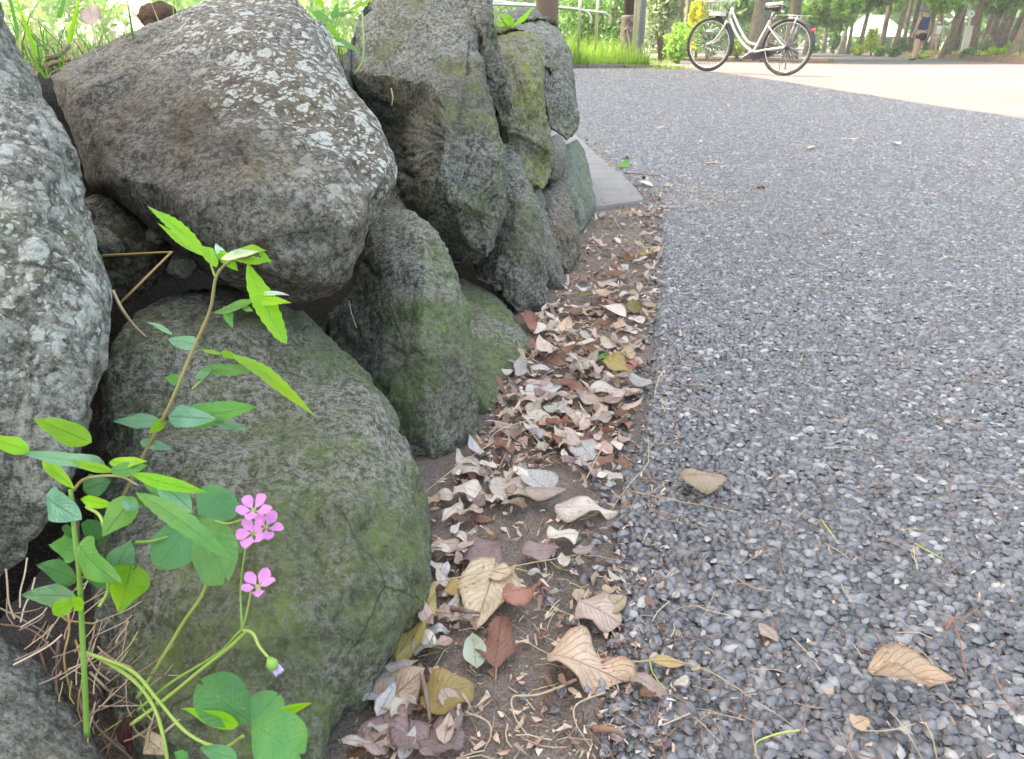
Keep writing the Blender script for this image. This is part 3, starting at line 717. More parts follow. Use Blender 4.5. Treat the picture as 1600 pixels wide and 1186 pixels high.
# ================================================================== LEAVES
def leaf_vf(L, W, shape='ovate', nu=7, nv=12, serr=0., fold=0., curl=0., curlw=0., twist=0., wav=0., seed=0, bend=0.):
    """leaf lying in the XY plane, base at 0 and tip at +X*L"""
    r = np.random.default_rng(seed)
    v = np.linspace(0, 1, nv + 1); 
    if shape == 'ovate': wd = np.sin(math.pi * v ** .72) ** .85 * (1 - .25 * v)
    elif shape == 'lance': wd = np.sin(math.pi * v ** .80) ** 1.0
    elif shape == 'heart': wd = np.sin(math.pi * np.clip(v, 0, 1) ** 1.25) ** .62
    elif shape == 'petal': wd = np.clip(np.sin(math.pi * (.04 + .96 * v) ** 1.55), 0, 1) ** .62 * (.25 + .75 * sstep(0, .5, v))
    elif shape == 'disc': wd = np.sqrt(np.clip(1 - (2 * v - 1) ** 2, 0, 1)) * (1 + .0 * v)
    elif shape == 'lobed': wd = (np.sin(math.pi * v ** .8) ** .6) * (1 + .16 * np.sin(v * 11 + r.uniform(0, 6)))
    else: wd = np.sin(math.pi * v)
    wd = np.maximum(wd, .02); wd[-1] = .004 if shape != 'heart' else .10
    k = np.arange(nv + 1)
    wl = wd * (1 - serr * (k % 2)); wr = wd * (1 - serr * ((k + 1) % 2))
    if wav: q_ = r.uniform(0, 6.28, 6); wl = wl * (1 + wav * .16 * (np.sin(v * 7 + q_[0]) + .6 * np.sin(v * 15 + q_[1]) + .25 * np.sin(v * 31 + q_[4]))); wr = wr * (1 + wav * .16 * (np.sin(v * 8 + q_[2]) + .6 * np.sin(v * 14 + q_[3]) + .25 * np.sin(v * 29 + q_[5])))
    u = np.linspace(-1, 1, nu)
    X = np.repeat(v[:, None], nu, 1) * L
    if shape == 'heart': X = X + L * .05 * np.abs(u)[None, :] ** 1.3 * sstep(.55, 1, v)[:, None] - L * .05 * (1 - np.abs(u)[None, :]) * sstep(.8, 1, v)[:, None]
    Y = np.where(u[None] < 0, u[None] * wl[:, None], u[None] * wr[:, None]) * W / 2
    Z = fold * np.abs(Y) 
    p1, p2 = r.uniform(0, 6.3, 2)
    Z = Z + wav * W * .24 * (np.sin(v * 9 + p1)[:, None] * np.abs(u)[None] + .6 * np.sin(v * 5 + p2)[:, None] * u[None])
    if curlw:      # roll across the width
        a = Y / (W / 2) * curlw; rr = (W / 2) / max(abs(curlw), 1e-3)
        Zc = rr * (1 - np.cos(a)) * np.sign(curlw); Y = rr * np.sin(a) * np.sign(curlw) * np.sign(curlw); Z = Z + Zc
    if twist:
        a = twist * (v - .3)[:, None]; Y, Z = Y * np.cos(a) - Z * np.sin(a), Y * np.sin(a) + Z * np.cos(a)
    if curl:       # roll along the length
        a = curl * X / L; rr = L / curl
        Xn = (rr - Z) * np.sin(a); Zn = rr - (rr - Z) * np.cos(a); X, Z = Xn, Zn
    V = np.stack([X, Y, Z], -1).reshape(-1, 3)
    n = nu; i = np.arange(nv)[:, None] * n + np.arange(nu - 1)[None]
    F = np.stack([i, i + 1, i + n + 1, i + n], -1).reshape(-1, 4)
    uv = np.stack([np.repeat((u * .5 + .5)[None], nv + 1, 0), np.repeat(v[:, None], nu, 1)], -1).reshape(-1, 2)
    return V, F, uv

VEIN_D = (.33, .26, .18)
ML = {
 'tan': leaf_mat('leaf_tan', (.52, .39, .26), (.62, .49, .36), (.40, .28, .18)),
 'pale': leaf_mat('leaf_pale', (.64, .56, .46), (.74, .67, .58), (.46, .36, .26)),
 'pink': leaf_mat('leaf_pinkish', (.54, .40, .335), (.64, .50, .435), (.40, .28, .22)),
 'red': leaf_mat('leaf_russet', (.32, .15, .10), (.42, .23, .16), (.40, .24, .17)),
 'silver': leaf_mat('leaf_silver', (.50, .49, .47), (.62, .60, .57), (.40, .36, .32)),
 'mauve': leaf_mat('leaf_mauve', (.30, .21, .20), (.38, .28, .26), (.42, .33, .30)),
 'yellow': leaf_mat('leaf_yellow', (.52, .40, .15), (.44, .30, .13), (.60, .50, .26)),
 'brown': leaf_mat('leaf_brown', (.17, .09, .05), (.25, .15, .08), (.32, .21, .12)),
 'greenish': leaf_mat('leaf_pale_green', (.50, .58, .42), (.58, .62, .50), (.62, .66, .55), spots=False),
 'green': leaf_mat('leaf_fallen_green', (.09, .30, .03), (.12, .36, .05), (.2, .42, .1), dead=False),
 'olive': leaf_mat('leaf_olive', (.20, .16, .04), (.27, .22, .06), (.36, .30, .12)),
}
def place_leaf(pos, L, W, kind, rz, tx=0., ty=0., name='dead_leaf', label=None, group=None, parent=None, stalk=True, **kw):
    V, F, uv = leaf_vf(L, W, **kw)
    o = mesh(name, V - np.array([L / 2, 0, 0]), F, ML[kind], parent, uv=uv)
    o.location = pos; o.rotation_euler = (tx, ty, rz)
    if label: tag(o, label, 'leaf', group)
    return o
LETTER = 'dead leaves strewn along the foot of the wall'
# leaves one can point at: pixel, size px (long, wide), angle in the picture (deg, 0 = right, 90 = up), colour, form, curls, label
HERO = [
 (1415, 1090, 116, 150, -18, 'tan', 'ovate', dict(curlw=2.3, curl=.3, wav=.15), 'folded tan leaf lying alone on the gravel in the lower right corner'),
 (1100, 764, 84, 40, 5, 'tan', 'ovate', dict(curlw=-1.1, curl=-.6, wav=.3), 'curled pale tan leaf alone on the gravel just right of the litter strip'),
 (918, 1048, 128, 74, -12, 'tan', 'ovate', dict(curl=-.5, wav=.8, fold=.2), 'crumpled light tan leaf with torn holes on bare dirt beside the gravel'),
 (760, 934, 96, 84, -105, 'tan', 'ovate', dict(fold=.1, wav=.35), 'broad light tan leaf with its dark stalk pointing down on the dirt'),
 (652, 985, 108, 52, 65, 'yellow', 'ovate', dict(curlw=.8, wav=.7), 'long yellowish grey leaf propped against the base of the broad mossy boulder'),
 (815, 949, 62, 36, 8, 'red', 'ovate', dict(curlw=-1.3, wav=.6), 'small curled russet leaf just right of the broad tan leaf'),
 (741, 1022, 62, 30, 100, 'greenish', 'lance', dict(fold=.2, wav=.3), 'pale green white leaf standing out on the dirt among russet bits'),
 (778, 1013, 66, 44, 80, 'red', 'lobed', dict(wav=.5, curl=.3), 'ragged russet leaf right of the pale green white leaf'),
 (592, 1068, 74, 48, 70, 'silver', 'ovate', dict(fold=.2, wav=.4), 'whitish leaf with mauve edge touching the mossy boulder near the bottom'),
 (700, 1095, 84, 72, 20, 'yellow', 'lobed', dict(wav=.5, curlw=.5), 'yellow brown lobed leaf beside the dark twig near the bottom'),
 (628, 1086, 84, 50, 30, 'tan', 'ovate', dict(curl=.4, wav=.4), 'tan leaf beneath the dark twig near the bottom'),
 (606, 1150, 70, 56, -60, 'mauve', 'ovate', dict(fold=.2, wav=.4), 'mauve brown leaf at the bottom beside the mossy boulder'),
 (640, 1165, 70, 56, -80, 'mauve', 'ovate', dict(curl=.4, wav=.4), 'mauve tan leaf at the very bottom overlapping its neighbour'),
 (585, 1168, 60, 50, -50, 'pink', 'ovate', dict(curl=.4, wav=.4), 'pinkish leaf in the bottom edge nearest the mossy boulder'),
 (690, 1158, 74, 60, 10, 'mauve', 'disc', dict(wav=.4), 'dull mauve rounded leaf at the bottom right of the yellow brown lobed leaf'),
 (742, 736, 62, 34, 0, 'pale', 'ovate', dict(curl=-.6, wav=.3), 'cream leaf topmost in the cluster right of the upright mossy stone foot'),
 (800, 769, 74, 40, -5, 'pale', 'ovate', dict(curl=-.4, wav=.3), 'smooth cream leaf in the cluster left of the silver leaf'),
 (740, 775, 66, 40, -10, 'pale', 'ovate', dict(wav=.4, curl=-.4), 'yellowish cream leaf under the topmost cream leaf'),
 (836, 756, 54, 38, 140, 'silver', 'ovate', dict(fold=.35), 'silver grey leaf with a crisp midrib lying on bare dirt'),
 (852, 786, 66, 28, 0, 'pink', 'ovate', dict(curlw=-1.0), 'rolled pinkish tan leaf on the dirt above the long cream leaf'),
 (918, 800, 104, 40, 4, 'pale', 'ovate', dict(wav=.6, curl=-.4), 'long cream wavy leaf on the dirt touching the gravel edge'),
 (752, 873, 62, 46, -40, 'mauve', 'lobed', dict(wav=.5), 'ragged mauve leaf on dark dirt above the broad tan leaf'),
 (785, 905, 46, 34, -20, 'tan', 'ovate', dict(curl=.5, wav=.4), 'small ochre leaf lying over the broad tan leaf'),
 (722, 925, 36, 34, 70, 'yellow', 'lobed', dict(wav=.5), 'small ochre lobed leaf left of the broad tan leaf'),
 (935, 965, 70, 44, -25, 'pink', 'lobed', dict(wav=.5, curl=-.3), 'pale pinkish ragged leaf at the gravel edge in front'),
 (962, 952, 42, 24, 30, 'tan', 'ovate', dict(curlw=.8), 'small yellow tan curl at the gravel edge in front'),
 (1045, 1041, 58, 16, -6, 'yellow', 'lance', dict(wav=.2), 'narrow clear yellow leaf piece on the gravel by the long straw'),
 (845, 866, 62, 34, 5, 'mauve', 'ovate', dict(wav=.3), 'grey mauve leaf with a slit on the dirt near the long pale straw'),
 (882, 843, 54, 30, 25, 'pale', 'ovate', dict(wav=.5, curl=-.5), 'pale tan crumpled leaf below the long cream wavy leaf'),
 (962, 617, 84, 26, 0, 'pale', 'ovate', dict(wav=.4, curl=-.2), 'long whitish leaf reaching over the asphalt edge half way up the strip'),
 (850, 613, 58, 30, 8, 'silver', 'ovate', dict(wav=.2), 'large flat greyish pink leaf in the thick of the litter'),
 (845, 660, 60, 32, -15, 'pale', 'ovate', dict(wav=.5), 'whitish leaf folded over russet litter near the upright mossy stone'),
 (875, 643, 54, 18, -8, 'greenish', 'lance', dict(wav=.2), 'slim pale yellowish leaf in the thick of the litter'),
 (916, 710, 42, 28, -50, 'silver', 'ovate', dict(wav=.3), 'grey white leaf with two straws beside it'),
 (902, 566, 46, 16, 0, 'pale', 'lance', dict(wav=.2), 'slim whitish leaf left of the fallen green leaf'),
 (938, 563, 26, 22, 20, 'green', 'ovate', dict(wav=.3), 'bright green fallen leaf in the middle of the brown litter'),
 (966, 580, 44, 26, -30, 'yellow', 'ovate', dict(wav=.5, curlw=.6), 'orange tinged curled leaf right of the fallen green leaf'),
 (976, 260, 24, 10, 20, 'green', 'ovate', dict(curl=.3), 'bright green fallen leaf far up the strip beside the kerb piece'),
 (918, 468, 26, 18, 10, 'olive', 'ovate', dict(curlw=.9), 'dark olive leaf arched on the dirt by the long stone'),
 (960, 494, 38, 26, -35, 'pale', 'ovate', dict(curlw=.9), 'cupped cream leaf right of the arched olive leaf'),
 (990, 484, 34, 20, 80, 'olive', 'ovate', dict(curlw=.9), 'upright dark green brown leaf edge beside the cupped cream leaf'),
 (826, 510, 44, 22, -60, 'red', 'ovate', dict(curlw=1.1, wav=.4), 'russet leaf standing against the foot of the long narrow stone'),
 (856, 519, 44, 26, -15, 'pale', 'ovate', dict(wav=.4), 'cream leaf right of the russet leaf standing against the stone'),
 (962, 438, 40, 18, 0, 'brown', 'ovate', dict(curlw=-1.1), 'dark brown curled leaf under paler ones beside the asphalt edge'),
 (1010, 397, 22, 16, 40, 'yellow', 'ovate', dict(wav=.4), 'small orange leaf at the asphalt edge high up the strip'),
 (1200, 995, 32, 14, -50, 'pink', 'lance', dict(wav=.3), 'small pink tan leaf scrap on the gravel in the middle of the lower right'),
 (1342, 1135, 30, 24, 20, 'tan', 'lobed', dict(wav=.3), 'tiny cream leaf scrap left of the folded tan leaf'),
 (1012, 1075, 60, 20, -35, 'pink', 'lobed', dict(wav=.6), 'thin pinkish torn leaf on the gravel near the crumpled tan leaf'),
 (1012, 1093, 26, 40, 0, 'brown', 'ovate', dict(wav=.3, curlw=.7), 'amber brown leaf scrap on the gravel near the crumpled tan leaf'),
 (1034, 200, 22, 6, 0, 'pale', 'ovate', dict(wav=.3), 'pale leaf flat on the middle asphalt, upper one of a close pair') ,
 (1268, 232, 20, 7, 10, 'pale', 'ovate', dict(curlw=.8), 'small whitish leaf far out on the asphalt below the bicycle'),
 (1330, 218, 24, 6, 0, 'pale', 'ovate', dict(wav=.3), 'pale flat leaf far out on the asphalt right of the bicycle'),
 (1400, 226, 16, 8, 30, 'silver', 'ovate', dict(curlw=.9), 'tiny grey white curled leaf farthest right on the far asphalt'),
 (1111, 256, 26, 6, 0, 'pale', 'ovate', dict(wav=.4), 'whitish leaf on the asphalt right of the kerb piece'),
 (1010, 290, 30, 10, -30, 'pale', 'ovate', dict(curlw=.6), 'cream leaf on the asphalt edge beside the kerb piece'),
 (1046, 325, 34, 7, 0, 'silver', 'ovate', dict(wav=.2), 'thin pale leaf lying at the straw patch on the asphalt')]
def px_at(p):
    """image scale (px per metre) at a world point"""
    q = Vector(p) - Vector((0, 0, CAM_H)); return F_PX / (q.y * CP - q.z * SP)
for i, (u, v, a, b, ang, kind, shp, kw, lab) in enumerate(HERO):
    p = G(u, v, .006); sc = px_at(p)
    # a flat leaf is foreshortened: undo it for its length and width
    th = math.atan2(CAM_H, math.hypot(p.x, p.y)); fs = math.sin(th)
    an = R(ang); dx, dy = math.cos(an), math.sin(an) / fs
    L = a / sc * math.hypot(dx, dy); L = min(L, a / sc * 1.7)
    Wd = min(b / sc / fs * (abs(math.cos(an)) + fs * abs(math.sin(an))) , L * .95, b / sc * 1.8)
    rz = math.atan2(dy, dx)
    up = .004 + abs(kw.get('curlw', 0)) * Wd * .10
    if kw.get('curlw', 0) < 0 or kw.get('curl', 0) < 0: up += .004 + abs(kw.get('curlw', 0)) * Wd * .13
    place_leaf(p + Vector((0, 0, up)), L, Wd, kind, rz, random.uniform(-.1, .16), random.uniform(-.1, .1), label=lab, group=LETTER, shape=shp, serr=.03, seed=100 + i, nv=16, nu=9, **kw)

CN = {'tan': 'tan', 'pale': 'cream', 'pink': 'pinkish tan', 'red': 'russet', 'silver': 'silver grey', 'mauve': 'dull mauve', 'yellow': 'ochre', 'brown': 'dark brown', 'olive': 'olive', 'greenish': 'pale green'}
def zone_pts(poly, n, mind):
    """scatter in a picture polygon, thrown down on the ground"""
    P2 = np.array(poly, float); out = []; tries = 0
    lo, hi = P2.min(0), P2.max(0)
    while len(out) < n and tries < 9000:
        tries += 1
        u, v = rng.uniform(lo, hi)
        ins = False; j = len(P2) - 1
        for i in range(len(P2)):
            if (P2[i, 1] > v) != (P2[j, 1] > v) and u < (P2[j, 0] - P2[i, 0]) * (v - P2[i, 1]) / (P2[j, 1] - P2[i, 1]) + P2[i, 0]: ins = not ins
            j = i
        if not ins: continue
        if any((u - a) ** 2 + (1.6 * (v - b)) ** 2 < mind * mind for a, b in out): continue
        out.append((u, v))
    return out
ZONES = [
 ([(785, 590), (830, 545), (880, 520), (1000, 540), (1000, 620), (985, 700), (900, 700), (780, 690), (765, 690)], 90, 13, 44, 'in thick litter below the low stone'),
 ([(690, 745), (740, 705), (860, 700), (830, 745), (800, 800), (740, 830), (690, 870), (670, 800)], 30, 18, 44, 'in the heap under the upright stone'),
 ([(690, 850), (740, 830), (760, 900), (710, 960), (672, 940), (680, 900)], 13, 16, 38, 'beside the broad mossy boulder'),
 ([(600, 1040), (670, 950), (720, 980), (700, 1070), (745, 1140), (700, 1190), (520, 1200), (560, 1130)], 24, 20, 54, 'in the pile at the bottom'),
 ([(830, 510), (880, 440), (1025, 430), (1020, 520), (960, 540), (850, 540)], 40, 12, 36, 'right of the long narrow stone'),
 ([(905, 375), (935, 335), (1030, 330), (1030, 430), (890, 440)], 26, 10, 26, 'high up the dirt strip'),
 ([(820, 880), (930, 870), (965, 900), (955, 960), (860, 930)], 10, 18, 34, 'on bare dirt short of the gravel'),
 ([(870, 690), (990, 690), (975, 760), (880, 740)], 14, 14, 38, 'above the long cream leaf'),
 ([(930, 250), (1000, 240), (1060, 300), (1010, 325)], 6, 8, 14, 'beside the kerb piece'),
 ([(960, 860), (1100, 960), (1100, 1160), (950, 1180)], 9, 26, 24, 'on the near gravel edge'),
 ([(1040, 120), (1600, 230), (1600, 460), (1060, 440)], 16, 50, 15, 'alone far out on the asphalt'),
]
kinds = ['pink', 'pale', 'tan', 'red', 'pale', 'pink', 'pale', 'mauve', 'silver', 'tan', 'pink', 'pale', 'brown', 'pale', 'tan', 'pink', 'silver', 'pale']
used = set(); nleaf = 0
for zi, (poly, n, mind, size, where) in enumerate(ZONES):
    pts = zone_pts(poly, n, mind)
    for (u, v) in pts:
        p = G(u, v, .005); sc = px_at(p)
        for _ in range(60):
            if zi == 0 and nleaf % 3 == 0: kind = 'red' if rng.random() < .15 else 'pink'
            else: kind = kinds[int(rng.integers(len(kinds)))]
            L = min(size / sc * rng.uniform(.65, 1.2), .066); Wd = L * rng.uniform(.45, .72)
            cw, cl = rng.normal(0, .75), rng.normal(0, .6); wav = rng.uniform(.2, .9); rz = rng.uniform(0, 6.28)
            form = 'curled' if abs(cw) > .9 else ('bent' if abs(cl) > .6 else ('crumpled' if wav > .62 else 'flat'))
            szw = 'large' if L * sc > size * 1.02 else ('small' if L * sc < size * .82 else 'middling')
            tipw = ['to the path', 'away', 'to the wall', 'nearest'][int(((rz + .785) % 6.283) / 1.571)]
            lab = f'{szw} {form} {CN[kind]} leaf, tip {tipw}, {where}'
            if lab not in used: break
        used.add(lab)
        lift = rng.uniform(.002, .009) + (.10 * abs(cw) * Wd) + (.06 * abs(cl) * L)
        place_leaf(p + Vector((0, 0, lift)), L, Wd, kind, rz, rng.normal(0, .2), rng.normal(0, .16),
                   label=lab, group='dead leaves ' + where,
                   shape=['ovate', 'ovate', 'ovate', 'lance', 'lobed'][int(rng.integers(5))], serr=.05, seed=900 + nleaf, nu=5, nv=9, wav=wav, curlw=cw, curl=cl)
        nleaf += 1

# -- fine litter : crumbs of leaf, needles, seed scales (one mass)
def crumbs():
    V = []; F = []; A = []; n = 0
    def put(p, a, b, c, at, tz=.5):
        nonlocal n
        th = rng.uniform(0, 6.28); k = int(rng.integers(4, 7))
        an = np.sort(rng.uniform(0, 6.28, k)); rr = rng.uniform(.6, 1, k)
        q = np.stack([np.cos(an) * rr * a, np.sin(an) * rr * b, rng.normal(0, c, k)], 1)
        q = np.stack([q[:, 0] * math.cos(th) - q[:, 1] * math.sin(th), q[:, 0] * math.sin(th) + q[:, 1] * math.cos(th), q[:, 2] + q[:, 0] * rng.normal(0, tz)], 1)
        q[:, 2] -= q[:, 2].min()
        V.append(q + p); F.append(tuple(range(n, n + k))); A.append(np.full(k, at)); n += k
    for (poly, cnt, big) in [
        ([(785, 580), (830, 540), (1000, 540), (985, 700), (700, 760), (670, 800), (740, 700)], 800, 1),
        ([(690, 745), (860, 690), (985, 690), (960, 860), (960, 1186), (500, 1200), (560, 1110), (680, 900), (660, 780)], 700, .8),
        ([(830, 510), (880, 440), (910, 370), (935, 320), (1030, 330), (1030, 430), (1010, 560), (840, 560)], 850, 1),
        ([(900, 215), (930, 205), (1060, 300), (1040, 345), (1000, 320)], 300, 1), ([(900, 215), (935, 247), (1008, 318), (960, 330), (925, 320)], 200, .8),
        ([(985, 600), (1040, 320), (1120, 330), (1080, 600), (1030, 800), (1060, 1180), (950, 1180), (970, 800)], 600, .6),
        ([(1000, 150), (1600, 230), (1600, 1186), (1000, 1186)], 420, .5)]:
        for (u, v) in zone_pts(poly, cnt, 0) if cnt < 0 else [tuple(q) for q in inpoly(poly, cnt)]:
            p = G(u, v, .003 + (.003 if u > 1030 else 0)); s = rng.uniform(.0012, .0052) * big * (1.0 + .5 * min(1., p.y))
            put(np.array(p), s * 1.4, s * rng.uniform(.35, 1), s * .22, rng.random())
    m = NT('leaf_crumbs'); r = m.node('ShaderNodeAttribute', attribute_name='shade').outputs['Fac']
    col = m.ramp(r, [(0., (.14, .075, .05)), (.2, (.28, .165, .12)), (.45, (.42, .29, .22)), (.80, (.54, .41, .32)), (.97, (.62, .52, .42)), (1., (.70, .65, .58))])
    o = mesh('leaf_litter', np.concatenate(V), F, m.fin(col, .8, None, .2), smooth=False, attr={'shade': np.concatenate(A)})
    tag(o, 'fine crumbs of dead leaf scattered over the dirt strip and gravel', 'litter', kind='stuff')
def inpoly(poly, n):
    P2 = np.array(poly, float); lo, hi = P2.min(0), P2.max(0); out = []
    while len(out) < n:
        q = rng.uniform(lo, hi, (n * 3, 2)); ins = np.zeros(len(q), bool); j = len(P2) - 1
        for i in range(len(P2)):
            c = ((P2[i, 1] > q[:, 1]) != (P2[j, 1] > q[:, 1])) & (q[:, 0] < (P2[j, 0] - P2[i, 0]) * (q[:, 1] - P2[i, 1]) / (P2[j, 1] - P2[i, 1] + 1e-9) + P2[i, 0])
            ins ^= c; j = i
        out += list(q[ins])
    return out[:n]
crumbs()
def small_leaves():
    V = []; F = []; U = []; n = 0
    for (poly, cnt, sz) in [([(785, 590), (830, 545), (880, 520), (1000, 540), (1000, 620), (985, 700), (780, 700), (700, 760), (680, 800), (740, 720)], 130, 26), ([(840, 540), (880, 440), (1025, 400), (1025, 540)], 45, 20), ([(905, 400), (935, 325), (1030, 330), (1030, 420)], 25, 14), ([(680, 850), (740, 800), (760, 900), (620, 1080), (560, 1186), (530, 1186), (600, 1040)], 60, 34)]:
        for (u, v) in inpoly(poly, cnt):
            p = G(u, v, .003); L = sz / px_at(p) * rng.uniform(.5, 1.1)
            v_, f_, uv_ = leaf_vf(L, L * rng.uniform(.4, .7), 'ovate', 5, 6, wav=rng.uniform(.3, 1.), curlw=rng.normal(0, .7), curl=rng.normal(0, .6), seed=int(rng.integers(1e6)))
            e = rng.normal(0, .25, 2); a = rng.uniform(0, 6.28)
            Mx = np.array((Matrix.Rotation(a, 3, 'Z') @ Matrix.Rotation(e[0], 3, 'X') @ Matrix.Rotation(e[1], 3, 'Y')))
            w_ = v_ @ Mx.T; w_[:, 2] -= w_[:, 2].min() * .7; V.append(w_ + np.array(p)); F.append(f_ + n); U.append(uv_); n += len(w_)
    V = np.concatenate(V); F = np.concatenate(F); U = np.concatenate(U)
    for k, (mt, lab) in enumerate((('pink', 'broken pinkish small leaves matted under the larger ones'), ('pale', 'broken cream small leaves matted under the larger ones'), ('red', 'broken russet small leaves matted under the larger ones'))):
        sel = F[(np.arange(len(F)) // 24) % 5 % 3 == k]; idx = np.unique(sel); mp = np.zeros(len(V), int); mp[idx] = np.arange(len(idx))
        tag(mesh('leaf_litter', V[idx], mp[sel], ML[mt], uv=U[idx]), lab, kind='stuff')
small_leaves()
def needles():
    V = []; F = []; A = []; n = 0
    for (poly, cnt, ln) in [([(785, 580), (1000, 540), (960, 860), (940, 1186), (560, 1186), (680, 900)], 260, .022),
                            ([(880, 440), (935, 320), (1030, 330), (1000, 600), (840, 560)], 180, .026),
                            ([(980, 320), (1150, 330), (1100, 700), (1150, 1186), (950, 1186), (990, 600)], 150, .024),
                            ([(1100, 200), (1600, 260), (1600, 1186), (1100, 1186)], 150, .030)]:
        for (u, v) in inpoly(poly, cnt):
            p = np.array(G(u, v, .004 + (.0045 if u > 1010 else 0))); L = ln * rng.uniform(.4, 1.5); a = rng.uniform(0, 6.28); r = rng.uniform(.00022, .00045) * (1 + .3 * p[1])
            k = rng.normal(0, .25); q = [p + np.array([math.cos(a + k * t) * L * (t - .5), math.sin(a + k * t) * L * (t - .5), .002 * abs(rng.normal()) * t]) for t in (0, .33, .66, 1)]
            v_, f_ = tube_vf(q, r, 4, False); V.append(v_); F += [tuple(i + n for i in f) for f in f_]; A.append(np.full(len(v_), rng.random())); n += len(v_)
    m = NT('needle'); r = m.node('ShaderNodeAttribute', attribute_name='shade').outputs['Fac']
    col = m.ramp(r, [(0., (.12, .055, .035)), (.5, (.26, .15, .10)), (.8, (.42, .31, .21)), (.96, (.52, .42, .28)), (1., (.40, .45, .10))])
    tag(mesh('twig_litter', np.concatenate(V), F, m.fin(col, .7, None, .3), attr={'shade': np.concatenate(A)}), 'thin brown rootlets and needles strewn over dirt and gravel', 'litter', kind='stuff')
needles()

# ================================================================== straws, twigs
M_STRAW = simple('straw', (.44, .36, .24), (.32, .24, .15), 60, .6, .3)
M_STRAWG = simple('straw_green', (.42, .48, .10), (.5, .5, .18), 60, .6, .3)
M_TWIG = simple('twig', (.14, .10, .08), (.2, .13, .10), 120, .8, .3, bump=.5, bdist=.001)
M_TWIGR = simple('twig_reddish', (.30, .16, .11), (.22, .12, .09), 120, .8, .3, bump=.5, bdist=.001)
def stalk(label, pts, r, mat, cat='straw', group='dry straws and stalks on the ground', lift=.012, name=None, taper=.4):
    q = [G(u, v, lift + (.006 if k not in (0, len(pts) - 1) else 0)) for k, (u, v) in enumerate(pts)]
    q = smooth_line(q, 6); n = len(q)
    V, F = tube_vf(q, [r * (.72 if mat.name.startswith('straw') else 1) * (1 - (1 - taper) * i / n) * (1 + .18 * math.sin(i * 2.3)) for i in range(n)], 6)
    V = V + fbm(V * 60, 2, 3)[:, None] * np.array([.0012, .0012, 0])
    c = V.mean(0); tag(mesh(name or ('twig' if 'twig' in label else 'straw'), V, F, mat, loc=tuple(c)), label, cat, group)
for a in [
 ('long pale straw crossing the dirt below the mauve leaves', [(668, 913), (740, 897), (830, 880), (906, 867)], .0009, M_STRAW),
 ('pale straw leaning from the litter toward the mossy boulder', [(772, 690), (715, 728), (660, 772)], .0010, M_STRAW),
 ('fine pale straw lying out over the gravel from the long cream leaf', [(985, 768), (1070, 784), (1160, 801)], .0008, M_STRAW),
 ('long arching pale straw on the gravel ending near a lime green stem', [(978, 1034), (1050, 1031), (1110, 1050), (1170, 1085), (1250, 1140)], .0008, M_STRAW),
 ('lime green grass stem on the gravel at the bottom', [(1250, 1140), (1215, 1146), (1182, 1160), (1181, 1180)], .0009, M_STRAWG),
 ('short white straw standing out on the asphalt edge', [(1030, 588), (1026, 605), (1022, 622)], .0013, M_STRAW),
 ('crooked dry grass blade curling over the bare dirt', [(882, 1071), (840, 1086), (800, 1090), (806, 1120), (826, 1152)], .0012, M_STRAW),
 ('bent thin straw running down to the bottom by the gravel', [(945, 1082), (902, 1100), (900, 1130), (925, 1170)], .0010, M_STRAW),
 ('straw crossing the upper gravel edge beside two dead leaves', [(1012, 682), (1012, 722), (985, 755), (955, 796)], .0010, M_STRAW),
 ('curved white stalk standing against the low sloping stone', [(797, 484), (800, 510), (812, 540), (828, 556)], .0011, M_STRAW),
 ('crooked yellowish stem below the yellow brown lobed leaf', [(728, 1112), (762, 1130), (768, 1150), (758, 1170)], .0010, M_STRAW),
 ('pale thin straw high up the strip forming a loop', [(960, 338), (968, 356), (990, 366)], .0012, M_STRAW),
 ('thin straw curving over the asphalt edge below the end stones', [(1036, 384), (1030, 405), (1010, 425)], .0013, M_STRAW),
 ('straight pale straw lying across the thick litter', [(830, 655), (780, 672), (764, 690)], .0010, M_STRAW),
 ('pair of straws crossing left of the gravel edge', [(940, 700), (925, 730), (912, 756)], .0011, M_STRAW),
 ('lime green sprig with a swollen tip on the gravel', [(1284, 812), (1296, 830), (1312, 850)], .0010, M_STRAWG),
 ('yellow green needle pair on the gravel to the right', [(1428, 850), (1450, 860), (1474, 874)], .0009, M_STRAWG),
 ('thin brown rootlet on the gravel above the folded tan leaf', [(1490, 975), (1502, 1010), (1510, 1055)], .0008, M_TWIGR),
 ('straight brown stalk running under the folded tan leaf', [(1390, 1110), (1420, 1150), (1440, 1186)], .0008, M_STRAW),
 ('pale rootlet arcing from the folded tan leaf to the bottom edge', [(1435, 1120), (1455, 1150), (1464, 1186)], .0009, M_STRAW),
 ('curled brown rootlet on the right part of the gravel', [(1478, 985), (1488, 968), (1508, 966)], .0013, M_TWIGR),
 ('reddish thin twig on the gravel right of the rootlets', [(1555, 1055), (1570, 1090), (1590, 1120)], .0007, M_TWIGR),
 ('thin dark reddish twig on the gravel in the upper middle', [(1485, 755), (1483, 775), (1495, 805)], .0008, M_TWIGR)]:
    stalk(*a)
stalk('dark grey twig lying over the tan leaf near the bottom', [(655, 1040), (665, 1075), (672, 1125)], .0022, M_TWIG, 'twig', None)
stalk('short thick reddish brown twig at the gravel edge in front', [(928, 1138), (958, 1140), (975, 1150)], .0024, M_TWIGR, 'twig', None)
stalk('dark straight twig lying on the asphalt near the kerb piece', [(975, 270), (1000, 272), (1033, 275)], .0024, M_TWIG, 'twig', None)
stalk('dark brown twig under litter beside the broad mossy boulder', [(705, 950), (728, 955), (748, 958)], .0022, M_TWIG, 'twig', None)
